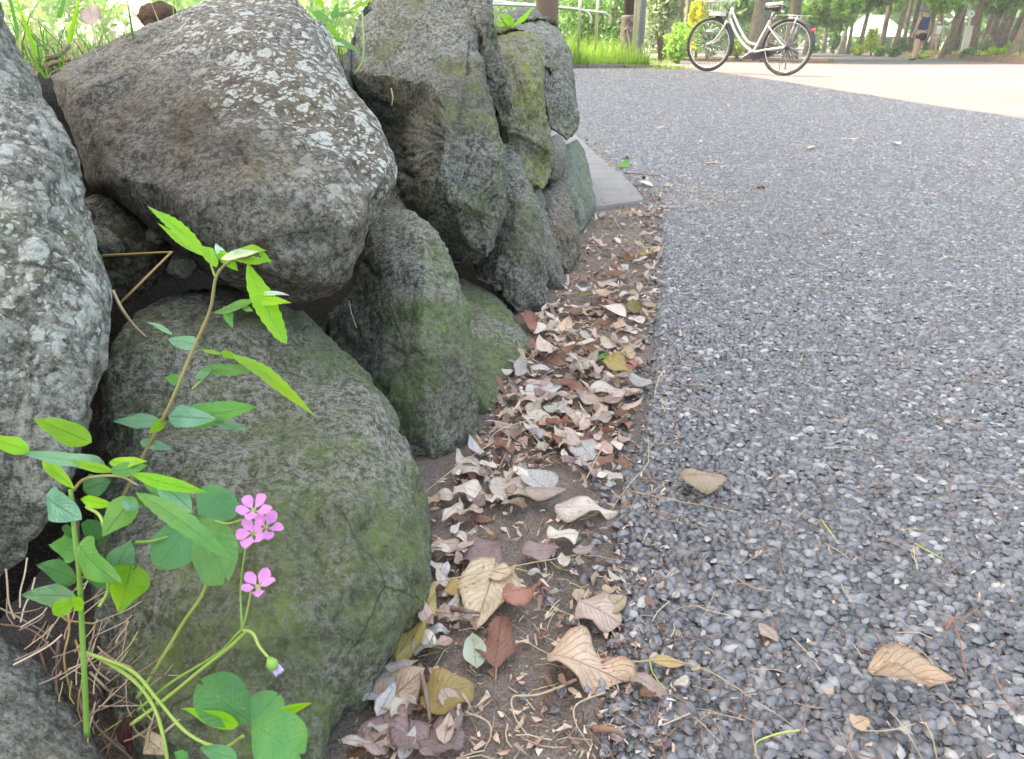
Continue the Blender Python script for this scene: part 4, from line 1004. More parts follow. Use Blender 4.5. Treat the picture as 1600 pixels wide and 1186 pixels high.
# ================================================================== FOREGROUND PLANTS
def green(name, a, b, vein, tr=.45, tc=None, rough=.45, vs=1.):
    return leaf_mat(name, a, b, vein, dead=False, transl=tr, rough=rough, spec=.4, tcol=tc or (b[0] * 2.2, b[1] * 1.9, b[2]), vs=vs)
MG = {'lime': green('leaf_lime', (.16, .42, .02), (.22, .50, .03), (.34, .58, .10), .5, (.42, .85, .03)),
      'mid': green('leaf_mid_green', (.07, .25, .06), (.10, .31, .08), (.2, .42, .14), .35, (.2, .55, .06)),
      'blue': green('leaf_bluish_green', (.10, .27, .17), (.14, .33, .22), (.24, .44, .30), .25, (.2, .5, .2), .35),
      'dark': green('leaf_dark_green', (.03, .13, .045), (.05, .18, .06), (.10, .26, .10), .25, (.1, .35, .05)),
      'pale': green('leaf_whitish', (.42, .62, .50), (.5, .7, .6), (.5, .7, .6), .2, (.4, .6, .4), .3),
      'clover': green('leaf_clover', (.05, .21, .075), (.08, .28, .10), (.16, .36, .22), .3, (.15, .5, .08), .4, .3)}
CAMV = Vector((0, 0, CAM_H))
def leaf_between(B, T, W, mat, parent, shape='lance', nrm=None, name='leaf', seed=0, label=None, **kw):
    """leaf from base point B to tip point T (3D), its face turned to nrm"""
    B, T = Vector(B), Vector(T); x = (T - B); L = x.length; x.normalize()
    n = Vector(nrm) if nrm is not None else ((CAMV - B).normalized() * .6 + Vector((0, 0, 1)) * .7)
    z = (n - x * n.dot(x)).normalized(); y = z.cross(x)
    kw.setdefault('nu', 9); kw.setdefault('nv', 20); kw.setdefault('wav', .3); kw.setdefault('curl', [-.35, .3, .5, -.2][seed % 4])
    V, F, uv = leaf_vf(L, W, shape, seed=seed, **kw)
    # curling shortens and lifts: bring the tip back to T
    tip = V[-kw['nu'] // 2 - (1 if kw['nu'] % 2 else 0)] if False else V[-1 - kw['nu'] // 2]
    k = L / max(tip[0], L * .3); V = V * np.array([k, 1, 1]); V[:, 2] -= tip[2] * (V[:, 0] / L)
    M = np.array([list(x), list(y), list(z)])
    W3 = V @ M + np.array(B)
    o = mesh(name, W3, F, MG[mat] if isinstance(mat, str) else mat, parent, uv=uv)
    if label: o['label'] = label
    return o
def child_origin(t, o):   # keeps world coordinates for children of a moved empty
    o.parent = t; o.matrix_parent_inverse = Matrix.Translation(-t.location); return o
def NEAR(t): return .92 if t.name.startswith(('vine', 'pink')) else 1.
def stem_px(t, pts, r0, r1, mat, name='stem', n=8):
    kk = NEAR(t); q = smooth_line([P(p[0], p[1], p[2] * kk) for p in pts], 7); k = len(q)
    V, F = tube_vf(q, [(r0 + (r1 - r0) * i / (k - 1)) * .78 * (1 + .16 * max(0, math.sin(i * 1.05)) ** 6) for i in range(k)], n)
    o = mesh(name, V, F, mat); return child_origin(t, o)
M_SAPST = simple('sapling_stem', (.34, .24, .12), (.28, .27, .10), 90, .6, .3, bump=.4, bdist=.0008)
M_GRST = simple('green_stem', (.18, .36, .06), (.24, .42, .09), 50, .5, .4, transl=.15)
M_DKST = simple('purple_brown_stem', (.10, .06, .05), (.14, .10, .07), 90, .6, .3)
M_YST = simple('yellow_green_stem', (.36, .46, .12), (.28, .42, .08), 50, .5, .4, transl=.15)
def lf(t, b, e, wpx, mat, shape='lance', seed=0, **kw):
    kk = NEAR(t); b = (b[0], b[1], b[2] * kk); e = (e[0], e[1], e[2] * kk)
    sc = F_PX / ((b[2] + e[2]) / 2)
    if t.name.startswith('vine'): wpx *= 1.18
    o = leaf_between(P(*b), P(*e), wpx / sc, mat, None, shape, seed=seed, **kw)
    return child_origin(t, o)

# --- sapling : leaning woody shoot with toothed leaves
s1 = P(222, 716, .47)
sap = empty('sapling', s1, 'slender leaning tree seedling with toothed bright green leaves over the mossy boulder', 'seedling')
stem_px(sap, [(180, 800, .50), (222, 716, .475), (262, 640, .45), (300, 550, .44), (328, 485, .43), (338, 432, .42), (360, 408, .415), (385, 402, .41), (404, 394, .405)], .0016, .0007, M_SAPST)
stem_px(sap, [(300, 608, .445), (318, 592, .445), (345, 574, .44)], .0008, .0005, M_YST, 'side_shoot', 6)
stem_px(sap, [(336, 432, .42), (330, 415, .42), (328, 398, .42), (318, 385, .42)], .0008, .0005, M_YST, 'side_shoot', 6)
up = (0.2, -.3, 1)
cm = (0, -1, .45)
for i, (b, e, w_, m_, sh, kw) in enumerate([
    ((326, 402, .42), (230, 321, .43), 24, 'lime', 'lance', dict(serr=.14, fold=.25, nrm=(.5, -.8, .7))),
    ((322, 402, .425), (246, 348, .44), 13, 'lime', 'lance', dict(serr=.14, nrm=(.3, -.6, 1))),
    ((318, 385, .42), (340, 418, .41), 22, 'lime', 'ovate', dict(serr=.1, nrm=cm)),
    ((345, 404, .415), (405, 393, .40), 15, 'pale', 'lance', dict(fold=.3, nrm=(.1, -.9, .6))),
    ((352, 408, .42), (336, 380, .42), 16, 'pale', 'ovate', dict(nrm=cm)),
    ((360, 400, .415), (426, 408, .40), 20, 'lime', 'ovate', dict(serr=.1, nrm=(0, -.7, .8))),
    ((340, 392, .42), (372, 424, .41), 20, 'lime', 'ovate', dict(serr=.1, nrm=cm)),
    ((372, 388, .41), (418, 392, .40), 18, 'lime', 'ovate', dict(serr=.1, nrm=(0, -.5, .9))),
    ((404, 394, .405), (424, 413, .40), 9, 'lime', 'lance', dict(fold=.5)),
    ((386, 411, .41), (448, 535, .385), 40, 'lime', 'lance', dict(serr=.10, fold=.12, curl=.9, nrm=(.5, -.9, .35))),
    ((332, 488, .43), (400, 465, .41), 20, 'mid', 'lance', dict(fold=.3, nrm=(0, -.6, .8))),
    ((390, 466, .41), (456, 474, .395), 24, 'lime', 'ovate', dict(serr=.14, nrm=(0, -.8, .6))),
    ((395, 462, .412), (452, 462, .398), 12, 'pale', 'lance', dict(fold=.3, nrm=(0, -.4, 1))),
    ((350, 478, .43), (364, 513, .425), 15, 'mid', 'lance', dict(nrm=cm)),
    ((375, 478, .42), (395, 486, .41), 9, 'mid', 'lance', dict(nrm=cm)),
    ((312, 540, .44), (262, 530, .45), 27, 'blue', 'ovate', dict(nrm=(.2, -.8, .6))),
    ((270, 524, .45), (230, 503, .46), 9, 'blue', 'lance', dict(fold=.4)),
    ((314, 577, .44), (425, 574, .42), 22, 'mid', 'lance', dict(serr=.08, fold=.2, nrm=(.1, -.7, .8))),
    ((345, 550, .44), (372, 560, .43), 12, 'lime', 'ovate', dict(nrm=cm)),
    ((362, 553, .43), (492, 651, .385), 25, 'lime', 'lance', dict(serr=.14, fold=.2, curl=-.5, nrm=(.5, -.8, .6))),
    ((365, 560, .435), (410, 572, .42), 14, 'dark', 'lance', dict(serr=.1, nrm=(.4, -.7, .6))),
    ((315, 545, .44), (350, 553, .43), 10, 'lime', 'lance', dict(nrm=up)),
    ((268, 652, .45), (397, 634, .43), 52, 'mid', 'ovate', dict(serr=.12, fold=.1, nrm=(.1, -.8, .75))),
    ((262, 650, .45), (338, 655, .43), 42, 'blue', 'ovate', dict(serr=.10, nrm=(0, -.9, .6))),
    ((335, 660, .44), (392, 670, .43), 16, 'blue', 'lance', dict(serr=.1, nrm=cm)),
    ((283, 595, .445), (256, 590, .45), 20, 'mid', 'ovate', dict(nrm=cm)),
    ((305, 590, .445), (330, 575, .43), 16, 'blue', 'ovate', dict(nrm=cm)),
    ((250, 658, .46), (178, 658, .47), 26, 'blue', 'ovate', dict(nrm=(-.1, -.9, .6))),
    ((258, 655, .455), (232, 678, .45), 18, 'lime', 'ovate', dict(nrm=(.6, -.8, .2))),
    ((218, 690, .47), (270, 702, .46), 18, 'blue', 'ovate', dict(nrm=cm))]):
    lf(sap, b, e, w_, m_, sh, seed=300 + i, **kw)

# --- vine shoot at the lower left
vin = empty('vine', P(135, 1140, .42), 'leafy green vine shoot on a single upright hairy stem in the lower left corner', 'vine')
stem_px(vin, [(136, 1150, .43), (133, 1080, .42), (128, 980, .41), (124, 900, .40), (116, 830, .395), (110, 765, .39)], .0019, .0013, M_GRST)
stem_px(vin, [(122, 862, .40), (121, 810, .40), (112, 770, .395)], .0011, .0009, M_DKST, 'side_shoot')
stem_px(vin, [(113, 768, .395), (130, 750, .39), (155, 744, .385), (190, 745, .38), (215, 758, .375)], .0010, .0006, M_SAPST, 'side_shoot')
stem_px(vin, [(135, 792, .39), (155, 805, .385), (164, 830, .38)], .0010, .0008, M_YST, 'side_shoot')
stem_px(vin, [(212, 848, .40), (240, 845, .40), (275, 835, .41)], .0011, .0009, M_GRST, 'side_shoot')
stem_px(vin, [(168, 905, .39), (168, 925, .385), (155, 948, .38)], .0008, .0010, M_YST, 'side_shoot')
for i, (b, e, w_, m_, sh, kw) in enumerate([
    ((143, 692, .40), (50, 653, .40), 34, 'lime', 'ovate', dict(nrm=(.1, -.7, .8))),
    ((45, 704, .38), (-30, 678, .38), 26, 'lime', 'ovate', dict(nrm=(0, -.6, .9))),
    ((158, 722, .38), (28, 706, .38), 20, 'blue', 'lance', dict(fold=.3, nrm=(0, -.6, .8))),
    ((165, 728, .385), (85, 712, .40), 24, 'blue', 'ovate', dict(nrm=(0, -.8, .7))),
    ((178, 738, .375), (108, 722, .37), 14, 'lime', 'lance', dict(nrm=(0, -.5, .9))),
    ((172, 722, .38), (228, 720, .37), 19, 'lime', 'ovate', dict(nrm=(0, -.6, .8))),
    ((170, 735, .375), (232, 728, .37), 20, 'mid', 'lance', dict(nrm=(0, -.7, .8))),
    ((66, 718, .39), (118, 766, .38), 17, 'lime', 'lance', dict(fold=.4, nrm=(.5, -.7, .5))),
    ((212, 768, .36), (372, 884, .32), 30, 'mid', 'lance', dict(serr=.10, fold=.25, nrm=(.5, -.7, .9))),
    ((205, 740, .37), (325, 770, .36), 20, 'lime', 'lance', dict(nrm=(.1, -.7, .9))),
    ((245, 750, .37), (304, 802, .36), 32, 'blue', 'ovate', dict(nrm=(.2, -.9, .5))),
    ((222, 752, .38), (300, 785, .37), 18, 'mid', 'lance', dict(nrm=(.2, -.7, .7))),
    ((70, 774, .40), (128, 812, .385), 48, 'blue', 'ovate', dict(nrm=(-.2, -.9, .5))),
    ((206, 776, .375), (160, 838, .36), 44, 'mid', 'ovate', dict(serr=.06, nrm=(0, -1, .3))),
    ((200, 775, .376), (208, 800, .36), 20, 'blue', 'ovate', dict(nrm=(.6, -.8, .3))),
    ((125, 780, .39), (180, 790, .38), 16, 'lime', 'lance', dict(nrm=cm)),
    ((122, 850, .395), (188, 912, .37), 56, 'mid', 'ovate', dict(nrm=(-.1, -1, .4))),
    ((178, 895, .39), (205, 842, .38), 36, 'blue', 'ovate', dict(nrm=(.4, -.9, .1))),
    ((130, 905, .40), (215, 885, .39), 55, 'dark', 'ovate', dict(nrm=(0, -1, .2))),
    ((205, 880, .39), (185, 956, .38), 60, 'lime', 'ovate', dict(fold=.3, nrm=(.6, -.8, 0))),
    ((212, 885, .40), (198, 948, .39), 30, 'dark', 'ovate', dict(nrm=(.8, -.6, .1))),
    ((118, 932, .41), (33, 930, .43), 30, 'blue', 'lance', dict(nrm=(0, -.9, .5))),
    ((112, 942, .405), (82, 958, .40), 22, 'lime', 'disc', dict(nrm=cm)),
    ((110, 940, .405), (132, 945, .395), 20, 'lime', 'disc', dict(nrm=cm)),
    ((122, 862, .41), (82, 850, .42), 40, 'mid', 'ovate', dict(nrm=cm)),
    ((118, 905, .42), (58, 882, .44), 34, 'dark', 'lance', dict(nrm=cm)),
    ((112, 825, .41), (100, 850, .42), 30, 'dark', 'ovate', dict(nrm=cm)),
    ((135, 812, .40), (160, 850, .41), 30, 'dark', 'ovate', dict(nrm=cm)),
    ((130, 765, .42), (172, 750, .43), 34, 'dark', 'ovate', dict(nrm=cm)),
    ((225, 770, .39), (250, 800, .40), 40, 'dark', 'ovate', dict(nrm=cm))]):
    lf(vin, b, e, w_, m_, sh, seed=400 + i, **kw)

# --- pink sorrel : three part leaves, flower stalks, five petalled flowers
oxa = empty('pink_sorrel', P(250, 1150, .42), 'pink flowered sorrel with round clover like leaves at the foot of the mossy boulder', 'flower')
def ox_leaf(c, lob, petiole, seed, s0):
    for i, (e, w_, m_, nr) in enumerate(lob):
        lf(oxa, (c[0], c[1], s0), (e[0], e[1], e[2]), w_, m_, 'heart', seed=seed + i, nrm=nr, fold=.10, nv=18, nu=11, wav=.12, curl=.25)
    stem_px(oxa, petiole, .0012, .0009, M_YST, 'leaf_stalk')
ox_leaf((312, 808), [((358, 772, .43), 68, 'clover', (0, -.9, .4)), ((250, 880, .40), 72, 'clover', (0, -.9, .5)), ((352, 902, .38), 82, 'clover', (0, -.9, .5))],
        [(215, 1090, .45), (240, 1050, .44), (285, 975, .43), (322, 912, .42), (314, 830, .41)], 500, .41)
ox_leaf((390, 1128), [((318, 1070, .37), 80, 'clover', (0, -.7, .8)), ((432, 1088, .39), 54, 'clover', (0, -.8, .7)), ((468, 1178, .33), 88, 'clover', (0, -.7, .9))],
        [(135, 1020, .44), (205, 1048, .42), (245, 1092, .41), (292, 1145, .40), (345, 1168, .385), (380, 1150, .37)], 520, .37)
lf(oxa, (372, 1133, .365), (284, 1108, .37), 34, 'lime', 'ovate', seed=541, nrm=(0, -.9, .2), fold=.3)
lf(oxa, (408, 1126, .365), (488, 1098, .36), 17, 'lime', 'lance', seed=542, nrm=(0, -.8, .5), fold=.3)
lf(oxa, (370, 1186, .36), (312, 1168, .36), 30, 'clover', 'ovate', seed=543, nrm=(0, -.7, .8))
lf(oxa, (292, 1186, .40), (272, 1175, .40), 24, 'mid', 'ovate', seed=544, nrm=cm)
stem_px(oxa, [(150, 1025, .44), (205, 1060, .42), (238, 1100, .41), (255, 1150, .40), (263, 1200, .40)], .0013, .0010, M_YST, 'leaf_stalk')
stem_px(oxa, [(150, 1040, .45), (200, 1052, .44), (262, 1056, .43)], .0008, .0006, M_DKST, 'leaf_stalk')
stem_px(oxa, [(205, 1132, .42), (255, 1095, .41), (310, 1050, .40), (360, 1010, .39), (386, 985, .385)], .0012, .0010, M_YST, 'flower_stalk')
stem_px(oxa, [(215, 1110, .43), (270, 1065, .415), (340, 1022, .40), (376, 985, .385)], .0010, .0008, M_GRST, 'flower_stalk')
stem_px(oxa, [(377, 985, .385), (385, 960, .38), (392, 925, .375)], .0006, .0005, M_YST, 'flower_stalk')
stem_px(oxa, [(379, 984, .385), (395, 990, .38), (405, 1010, .375), (420, 1028, .37)], .0009, .0008, M_YST, 'flower_stalk')
stem_px(oxa, [(378, 984, .385), (376, 920, .385), (383, 860, .38), (390, 845, .38)], .0006, .0005, M_GRST, 'flower_stalk')
stem_px(oxa, [(330, 812, .41), (355, 818, .39), (378, 812, .38)], .0006, .0005, M_YST, 'flower_stalk')
def petal_mat():
    m = NT('petal_pink'); uv = m.co('UV'); sx = m.node('ShaderNodeSeparateXYZ', {0: uv}); v = sx.outputs[1]; u = sx.outputs[0]
    col = m.ramp(v, [(0., (.70, .75, .42)), (.16, (.80, .42, .70)), (.42, (.76, .32, .66)), (1., (.74, .28, .64))])
    col = m.mix(m.math('MULTIPLY', m.noise(m.co(), 140, 4, .6), .5), col, (.80, .42, .74))
    st = m.math('SUBTRACT', 1., m.math('MULTIPLY', m.math('ABSOLUTE', m.math('SUBTRACT', m.math('FRACT', m.math('MULTIPLY', u, 6.)), .5)), 7.), clamp=True)
    col = m.mix(m.math('MULTIPLY', st, .5), col, (.60, .16, .52))
    return m.fin(col, .55, None, .3, transl=.4, tcol=(.9, .3, .75))
M_PET = petal_mat()
def flower(c, rpx, nrm, rot, label):
    c = (c[0], c[1], c[2] * .92); C = P(*c); r = rpx / (F_PX / c[2]); n = Vector(nrm).normalized()
    fl = empty('flower', C); fl.parent = oxa; fl.matrix_parent_inverse = Matrix.Translation(-oxa.location); fl['label'] = label
    a = n.orthogonal().normalized(); b = n.cross(a)
    for k in range(5):
        th = rot + k * 2 * math.pi / 5 + random.uniform(-.07, .07); d = a * math.cos(th) + b * math.sin(th)
        B = C - n * (r * .35) + d * (r * .06); T = C + d * r * random.uniform(.92, 1.06) + n * (r * random.uniform(-.02, .15))
        o = leaf_between(B, T, r * random.uniform(.66, .78), M_PET, None, 'petal', nrm=n, name='petal', seed=random.randint(0, 9999), nu=7, nv=10, curlw=random.uniform(.2, .9), wav=.35, curl=random.uniform(-.5, .5))
        o.parent = fl; o.matrix_parent_inverse = Matrix.Translation(-C)
    V, F = tube_vf([C - n * r * .75, C - n * r * .5, C - n * r * .28], [r * .07, r * .16, r * .14], 8)
    o = mesh('calyx', V, F, M_YST); o.parent = fl; o.matrix_parent_inverse = Matrix.Translation(-C)
flower((395, 792, .375), 28, (.1, -.35, 1), .3, 'topmost pink flower of the sorrel')
flower((391, 832, .37), 27, (-.3, -.7, .7), 1.0, 'left pink flower of the pair')
flower((417, 820, .38), 27, (.4, -.4, .8), .6, 'right pink flower of the pair')
flower((402, 910, .372), 28, (.05, -.15, 1), .5, 'lone lower pink flower')
def bud():
    a, b = P(420, 1028, .340), P(437, 1058, .339); d = (b - a)
    V, F = tube_vf([a, a + d * .25, a + d * .6], [.0010, .0028, .0022], 8); child_origin(oxa, mesh('bud_calyx', V, F, M_GRST))
    for k in range(4):
        o = lf(oxa, (427 + k, 1038, .369), (432 + 4 * k, 1058 - 3 * k, .368), 8, simple('bud_petal', (.40, .30, .62), (.5, .38, .7), 40, .6) if k == 0 else bpy.data.materials['bud_petal'], 'lance', seed=k, nrm=cm)
bud()

# --- dry bent stalks between the lichen boulders and dry roots in the corner
def loose(label, pts, r, mat, name, cat, grp=None, tp=.7):
    q = smooth_line([P(*p) for p in pts], 5) if len(pts) > 3 else [P(*p) for p in pts]
    k = len(q); V, F = tube_vf(q, [r * (1 - (1 - tp) * i / k) for i in range(k)], 6); c = V.mean(0)
    tag(mesh(name, V, F, mat, loc=tuple(c)), label, cat, grp)
M_OCH = simple('dry_stalk', (.42, .28, .10), (.34, .22, .08), 60, .6, .3)
loose('sharply bent orange brown dry stalk in the gap under the spotted boulder', [(160, 400, .60), (268, 394, .60), (187, 474, .58)], .0013, M_OCH, 'dry_stalk', 'stalk')
loose('whitish dry blade leaning on the mossy boulder beside the bent stalk', [(176, 454, .56), (190, 482, .56), (208, 507, .57), (227, 526, .58)], .0014, M_STRAW, 'dry_stalk', 'stalk')
roots = [[(105, 930, .46), (108, 985, .46), (100, 1030, .45), (112, 1090, .45)], [(0, 975, .47), (50, 985, .47), (85, 1020, .46), (95, 1060, .46)], [(0, 950, .48), (30, 965, .48), (82, 995, .48)],
         [(92, 1000, .45), (88, 1050, .45), (92, 1090, .44), (125, 1140, .44)], [(118, 1000, .46), (130, 1050, .45), (122, 1110, .44), (150, 1170, .44)], [(105, 1060, .46), (130, 1100, .46), (165, 1160, .45), (175, 1200, .44)],
         [(140, 1050, .46), (165, 1075, .46), (212, 1120, .46)], [(138, 1120, .44), (165, 1150, .43), (205, 1185, .43), (215, 1210, .43)], [(70, 940, .48), (105, 970, .47), (150, 975, .47)], [(60, 1010, .47), (75, 1060, .47), (78, 1110, .47)],
         [(230, 1165, .42), (262, 1140, .42), (288, 1118, .42)], [(110, 1075, .46), (150, 1085, .46), (150, 1130, .46)]]
RL = ['ochre dry root hanging just left of the vine stem', 'reddish root running in from the left edge above the plain grey boulder', 'pale straw like root at the left edge under the bluish leaf', 'brown root beside the curve of the plain grey boulder', 'thin ochre root crossing behind the vine stem', 'reddish root along the top of the plain grey boulder to the bottom edge', 'pale straight rootlet behind the sorrel stalks', 'dark root running to the bottom edge under the sorrel stalks', 'ochre root lying level under the small lime leaves', 'short reddish root standing on the plain grey boulder', 'pale reddish rootlet slanting up to the low sorrel leaf', 'dark rootlet bent behind the vine stem foot']
for i, q in enumerate(roots):
    loose(RL[i], q, random.uniform(.0006, .0011), [M_OCH, M_TWIGR, M_STRAW, M_TWIG][i % 4], 'dry_root', 'root', 'dry roots tangled in the corner between the grey boulders')
ML['maroon'] = leaf_mat('leaf_maroon', (.07, .02, .02), (.11, .035, .03), (.16, .07, .06))
def near_leaf(b, e, w_, m_, label, **kw):
    sc = F_PX / b[2]; o = leaf_between(P(*b), P(*e), w_ / sc, ML[m_], None, 'ovate', name='dead_leaf', label=label, **kw); o['category'] = 'leaf'
near_leaf((195, 1120, .43), (203, 1180, .42), 34, 'maroon', 'dark maroon leaf hanging among roots left of the sorrel stalks', nrm=(0, -1, .2))
near_leaf((225, 1150, .42), (262, 1178, .41), 36, 'tan', 'tan leaf scrap at the bottom edge among the sorrel stalks', nrm=(0, -.8, .6), wav=.5, seed=4)
near_leaf((260, 250 - 233, 1.15), (237, 40, 1.13), 1, 'brown', 'small brown sliver beside the brown clod', nrm=cm) if False else None
near_leaf((138, 8, 1.12), (145, 42, 1.10), 36, 'pink', 'pale pinkish dead leaf standing in grass above the spotted boulder', nrm=(0, -1, .3), wav=.3, seed=9)

def corner_straw():
    V = []; F = []; A = []; n = 0
    for _ in range(110):
        u, v = rng.uniform(20, 250), rng.uniform(930, 1190)
        if v < 930 + max(0, u - 130) * 1.2 or v > 990 + (u + 20) * 1.3: continue
        s_ = rng.uniform(.405, .45); a = rng.normal(-1.2, .8); L = rng.uniform(25, 90)
        q = [P(u + math.cos(a) * L * t + 10 * math.sin(t * 3 + a), v + math.sin(a) * L * t, s_ + .01 * t) for t in (0, .33, .66, 1)]
        q = [Vector((p.x, p.y, max(p.z, .004))) for p in q]
        v_, f_ = tube_vf(smooth_line(q, 3), rng.uniform(.00025, .0006), 4, False); V.append(v_); F += [tuple(i + n for i in f) for f in f_]; A.append(np.full(len(v_), .5 + .5 * rng.random())); n += len(v_)
    tag(mesh('dry_grass', np.concatenate(V), F, bpy.data.materials['needle'], attr={'shade': np.concatenate(A)}), 'fine dry grass tangled in the dark corner below the vine', kind='stuff')
corner_straw()
# ================================================================== VEGETATION BUILDERS
def blades(V0, n_at, mat, name, label, cat=None, h=(.05, .12), w=.004, lean=.5, parent=None, kind='stuff', nseg=3, group=None):
    """many grass blades; V0 (n,3) roots"""
    n = len(V0); H = rng.uniform(h[0], h[1], n) * rng.uniform(.35, 1, n) * np.clip(.8 + .9 * fbm(V0 * np.array([2.2, 2.2, 0]) * (4 if h[1] < .15 else 1), 3, 6), .3, 1.4); a = rng.uniform(0, 6.28, n); ln = np.abs(rng.normal(0, lean, n)) * H
    fa = a + rng.uniform(1.1, 2.0, n); V = []
    for k in range(nseg + 1):
        t = k / nseg; ww = w * (1 - t ** 1.5) * rng.uniform(.8, 1.2, n) / 2 + 1e-4
        c = V0 + np.stack([np.cos(a) * ln * t ** 2, np.sin(a) * ln * t ** 2, H * (t - .25 * t * t * np.minimum(ln / H, 1.2))], 1)
        d = np.stack([np.cos(fa), np.sin(fa), np.zeros(n)], 1) * ww[:, None]
        V += [c - d, c + d]
    V = np.stack(V, 1).reshape(-1, 3); m = 2 * (nseg + 1)
    f = np.array([(2 * k, 2 * k + 1, 2 * k + 3, 2 * k + 2) for k in range(nseg)])
    F = (f[None] + (np.arange(n) * m)[:, None, None]).reshape(-1, 4)
    at = np.repeat(rng.random(n), m)
    o = mesh(name, V, F, mat, parent, attr={'shade': at}); return tag(o, label, cat, group, kind)
def grass_mat(name, stops, tr=.45):
    m = NT(name); r = m.node('ShaderNodeAttribute', attribute_name='shade').outputs['Fac']
    col = m.ramp(r, stops); return m.fin(col, .55, None, .3, transl=tr)
G_GRASS = grass_mat('grass_blades', [(0., (.09, .24, .015)), (.4, (.18, .40, .03)), (.75, (.28, .48, .05)), (.88, (.35, .40, .10)), (1., (.50, .44, .24))])
G_GRASS2 = grass_mat('bed_grass', [(0., (.06, .17, .02)), (.4, (.12, .30, .03)), (.62, (.26, .40, .07)), (.74, (.46, .44, .20)), (1., (.56, .48, .32))])
def foliage_mat(name, stops, tr=.4):
    m = NT(name); r = m.node('ShaderNodeAttribute', attribute_name='shade').outputs['Fac']
    return m.fin(m.ramp(r, stops), .55, None, .35, transl=min(.6, tr + .12))
def cards(centres, radii, n, size, flat=.6, droop=0.):
    """leaf sized faces through ellipsoid clumps: V,F,shade"""
    k = rng.integers(0, len(centres), n); C = np.array(centres)[k]; Rr = np.array(radii)[k]
    d = rng.normal(size=(n, 3)); d /= np.linalg.norm(d, axis=1, keepdims=True)
    rad = rng.random(n) ** .45
    p = C + d * Rr * rad[:, None]
    nrm = d * .5 + rng.normal(size=(n, 3)) * .6 + np.array([0, 0, flat]); nrm /= np.linalg.norm(nrm, axis=1, keepdims=True)
    t = np.cross(nrm, rng.normal(size=(n, 3))); t /= np.linalg.norm(t, axis=1, keepdims=True); b = np.cross(nrm, t)
    s = size * rng.uniform(.6, 1.4, n)[:, None]
    q = np.stack([p - t * s, p + b * s * .42 - nrm * s * .1, p + t * s - np.array([0, 0, droop]) * s, p - b * s * .42 - nrm * s * .1], 1)
    V = q.reshape(-1, 3); F = np.arange(n * 4).reshape(n, 4)
    sh = np.repeat(np.clip(rng.normal(.5, .22, n) + .25 * (rng.random(len(centres))[k] - .5), 0, 1), 4)
    return V, F, sh
def clumpy(c, r, n, flat=.6, jitter=.75, cr=(.28, .5)):
    c = np.array(c, float); r = np.array(r, float); C = []; Q = []
    for _ in range(n):
        d = rng.normal(size=3); d /= np.linalg.norm(d); C.append(c + d * r * rng.uniform(.25, 1) ** .6 * jitter); s = rng.uniform(*cr); Q.append(r * s)
    return C, Q
FM = {
 'yellow': foliage_mat('foliage_yellow_green', [(0., (0.176, 0.351, 0.026)), (.5, (0.421, 0.597, 0.053)), (1., (0.700, 0.700, 0.088))], .5),
 'bright': foliage_mat('foliage_bright', [(0., (0.088, 0.229, 0.035)), (.5, (0.211, 0.439, 0.070)), (1., (0.456, 0.667, 0.157))], .5),
 'mid': foliage_mat('foliage_mid', [(0., (0.053, 0.150, 0.035)), (.5, (0.124, 0.281, 0.070)), (1., (0.246, 0.439, 0.140))], .45),
 'dark': foliage_mat('foliage_dark', [(0., (0.021, 0.061, 0.026)), (.5, (0.053, 0.124, 0.053)), (1., (0.124, 0.229, 0.105))], .35),
 'greyg': foliage_mat('foliage_grey_green', [(0., (0.124, 0.211, 0.105)), (.5, (0.281, 0.386, 0.194)), (1., (0.597, 0.667, 0.386))], .4),
 'golden': foliage_mat('foliage_golden', [(0., (0.527, 0.527, 0.035)), (.5, (0.700, 0.700, 0.053)), (1., (0.700, 0.700, 0.140))], .5),
}
def bark(name, a, b, sc=3):
    m = NT(name); c = m.co()
    mp = m.node('ShaderNodeMapping', {'Vector': c, 'Scale': (1, 1, .22)}).outputs[0]
    n = m.noise(mp, 9 * sc, 6, .7); n2 = m.noise(c, 2.2 * sc, 4, .6)
    col = m.mix(m.ramp(n, [(.38, 0.), (.62, 1.)]), b, a)
    col = m.mix(m.math('MULTIPLY', m.ramp(n2, [(.5, 0.), (.7, 1.)]), .45), col, (.20, .23, .13))
    return m.fin(col, .9, m.bump(n, 1., .05), .2)
BK = {'grey': bark('bark_grey', (.26, .22, .175), (.10, .08, .06)), 'dark': bark('bark_dark', (.10, .07, .055), (.035, .025, .02)), 'brown': bark('bark_brown', (.21, .145, .105), (.09, .06, .045)), 'pale': bark('bark_pale', (.34, .31, .26), (.17, .15, .12))}
def trunk_vf(base, top, r0, r1, seed, n=14, wig=.12, flare=.5):
    base, top = np.array(base, float), np.array(top, float); k = 9; pts = []; rr = []
    for i in range(k):
        t = i / (k - 1); p = base + (top - base) * t + np.array([math.sin(seed + t * 4) * wig, math.cos(seed * 2 + t * 3) * wig, 0]) * t * (1 - .3 * t)
        pts.append(p); rr.append((r0 + (r1 - r0) * t) * (1 + flare * math.exp(-t * 14)))
    V, F = tube_vf(pts, rr, n); V = V + (fbm(V * 1.7 + seed, 3, int(seed)) * r0 * .35)[:, None] * np.array([1, 1, 0]); return V, F, pts
